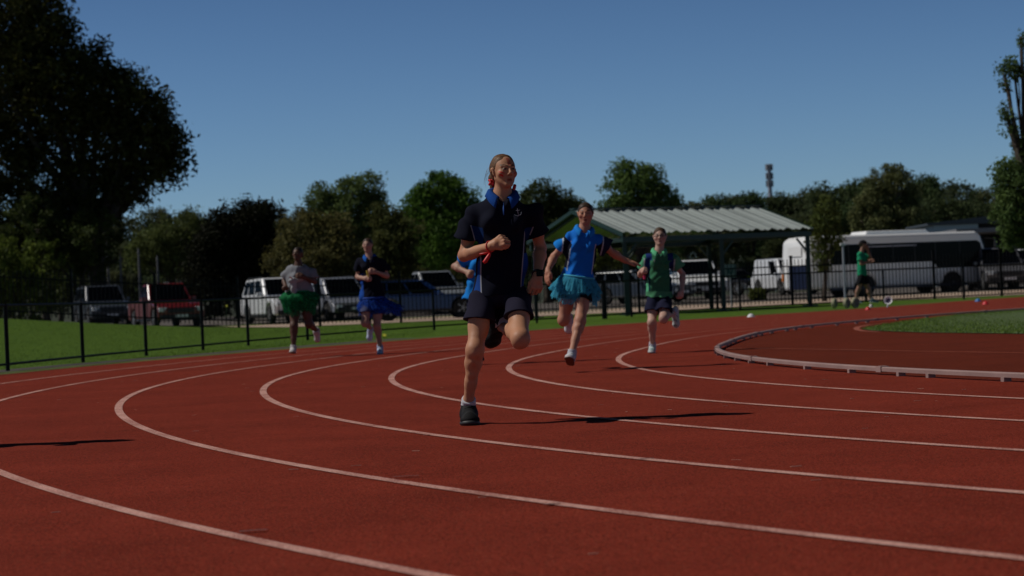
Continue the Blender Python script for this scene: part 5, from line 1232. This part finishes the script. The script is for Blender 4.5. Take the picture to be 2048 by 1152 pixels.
# --- official in green at the far edge of the track, seen side-on
def extra_cap(stage, F, P, G):
    if stage != 'end': return
    LP, root = G['LP'], G['root']; Fd = Field(G['hc']-.25, G['hc']+.25, .010); A = G['Ax']; HS = G['HS']
    Fd.ell(LP(0, -.015, .045), (.086*HS, .105*HS, .085*HS), A, .01); Fd.cutplane(LP(0, 0, .04), -A[2]); Fd.cone(LP(-.03, .09, .05), LP(.03, .09, .05), .045, .045, .01, flat=(A[2], .25)); Fd.cone(LP(0, .12, .048), LP(0, .15, .042), .05, .04, .01, flat=(A[2], .2))
    V, Q = Fd.mesh(); npmesh('cap', V, Q, clothm, root, col=C3(len(V), (.012, .012, .016)))
person('person', 'man in green T-shirt, black shorts and cap standing at the far track edge', 57.6, dict(
    head=(1727, 489, 0), neck=(1723, 503, 0), shA=(1719, 508, -.20), shB=(1724, 508, .20), elA=(1722, 528, -.26), wrA=(1738, 523, -.20), elB=(1742, 519, .22), wrB=(1735, 499, .06),
    pel=(1724, 550, 0), hipA=(1723, 553, -.10), hipB=(1726, 553, .10), knA=(1717, 578, -.10), anA=(1711, 601, -.10), knB=(1737, 578, .12), anB=(1742, 600, .12),
    heelA=(1708, 606, -.10), toeA=(1724, 606, -.12), heelB=(1740, 605, .12), toeB=(1757, 605, .10)),
    skin=(.30, .16, .11), hairc=(.03, .02, .015), s=1.08, vox=.013, hs=.98, face=(.95, -.3, -.1), hair='short', sex='m', extra=extra_cap, group=None,
    shirt=dict(col=lambda lat, hv, fr, sa, sb: C3(len(lat), (.018, .26, .13)), hem=-.02, hemr=.165, slr=.085, fold=.006, seed=4), shorts=dict(c=(.01, .01, .012), len=.6, r=.12),
    shoe=dict(c=(.03, .14, .18), sole=(.5, .5, .5)), sock=dict(c=(.5, .5, .5)), handA=dict(curl=(.6, .7, .5)), handB=dict(d=(-.3, -.3, .9), curl=(.9, 1, .6)), sleeve=.6, torso_fat=1.05)
#=SMALL=
# ------------------------------------------------------------------ small things at the far edge of the track
def gi(px, py): return ground(px, py)
def disc(px, py, r, label, rz):
    p = gi(px, py); t = thing('round_weight', p, label, 'disc', 'round beige discs standing on edge', rz)
    MB().lathe([(0, -.055), (r-.03, -.055), (r, -.03), (r, .03), (r-.03, .055), (0, .055)], (0, 0, r), 'x', 28).build('rim', mat('beige_disc', (.33, .31, .20), .8, noise=(20, .2)), t, smooth=False, bevel=.008)
    MB().lathe([(0, .064), (r-.05, .064), (r-.045, .05)], (0, 0, r), 'x', 24).build('face', mat('disc_face', (.16, .13, .12), .8), t)
disc(1669, 617, .135, 'leftmost of the three beige discs, standing apart by the lamp pole', R(-25))
disc(1694, 617, .14, 'middle beige disc standing on edge at the foot of the lamp pole', R(-35))
disc(1711, 616, .14, 'rightmost beige disc, beside the feet of the man in green', R(-50))
def marker(px, py, c, label, r=.10):
    p = gi(px, py); t = thing('marker_dome', p, label, 'marker', 'small plastic marker domes', 0)
    MB().lathe([(r, 0), (r*.98, .012), (r*.75, .045), (r*.42, .072), (r*.25, .078)], (0, 0, 0), 'z', 26).build('dome', mat('marker_plastic', c, .45), t, smooth=True, solid=.004)
    MB().lathe([(r*1.15, .0), (r*1.15, .008), (r*.98, .012)], (0, 0, 0), 'z', 26).build('lip', mat('marker_lip', tuple(x*.9 for x in c), .5), t, smooth=True)
marker(1502, 634, (.75, .76, .78), 'white marker dome on the outer edge of the track right of the shelter', .09)
marker(1736, 620, (.60, .02, .03), 'red marker dome in front of the feet of the man in green', .07)
marker(1971, 609, (.62, .02, .03), 'red marker dome near the right edge of the track', .08)
marker(1956, 603, (.03, .16, .45), 'blue marker dome just behind the right-hand red one', .08)
marker(1742, 614, (.55, .50, .50), 'pale marker dome between the shoes of the man in green', .055)
p = gi(1779, 615); t = thing('loudhailer', p, 'white loudhailer standing on its handle right of the man in green', 'loudhailer')
rm = Vector((-.35, -.9, .25)).to_track_quat('Z', 'Y').to_matrix()
b = MB().lathe([(.025, 0), (.037, .09), (.07, .15), (.105, .185), (.11, .19), (.10, .185), (.06, .13)], (0, 0, 0), 'z', 24); b.v = [tuple(rm @ Vector(v)+Vector((.03, .12, .14))) for v in b.v]; b.build('horn', M['whiteplastic'], t, smooth=True)
b = MB().lathe([(0, .14), (.075, .148)], (0, 0, 0), 'z', 20); b.v = [tuple(rm @ Vector(v)+Vector((.03, .12, .14))) for v in b.v]; b.build('grille', mat('horn_grille', (.07, .06, .12), .6), t)
MB().tube([(-.06, 0, .0), (-.01, .06, .10)], [.022, .02], 8).build('handle', M['grey'], t)
# yellow flowers by the verge
for px, py, lab in ((768, 671, 'yellow dandelion in the verge behind the second runner'), (452, 612, 'small yellow flower in front of the dark rounded tree'), (1497, 552, 'yellow flower by the picket fence right of the notice board')):
    Y = 44 if px == 768 else 66; p = at(px, py, Y); g0 = gp(p.x, Y); t = thing('yellow_flower', g0, lab, 'flower'); h_ = p.z-g0.z
    MB().tube([(0, 0, 0), (.01, 0, h_)], .006, 6).build('stem', mat('stem', (.05, .1, .03)), t)
    b = MB()
    for i in range(9):
        a = i*2*math.pi/9; b.tube([(0.01, 0, h_), (.01+.045*math.cos(a), .03*math.sin(a), h_+.03*math.sin(a))], [.012, .016], 6)
    b.build('petals', mat('petal', (.5, .5, .03)), t)
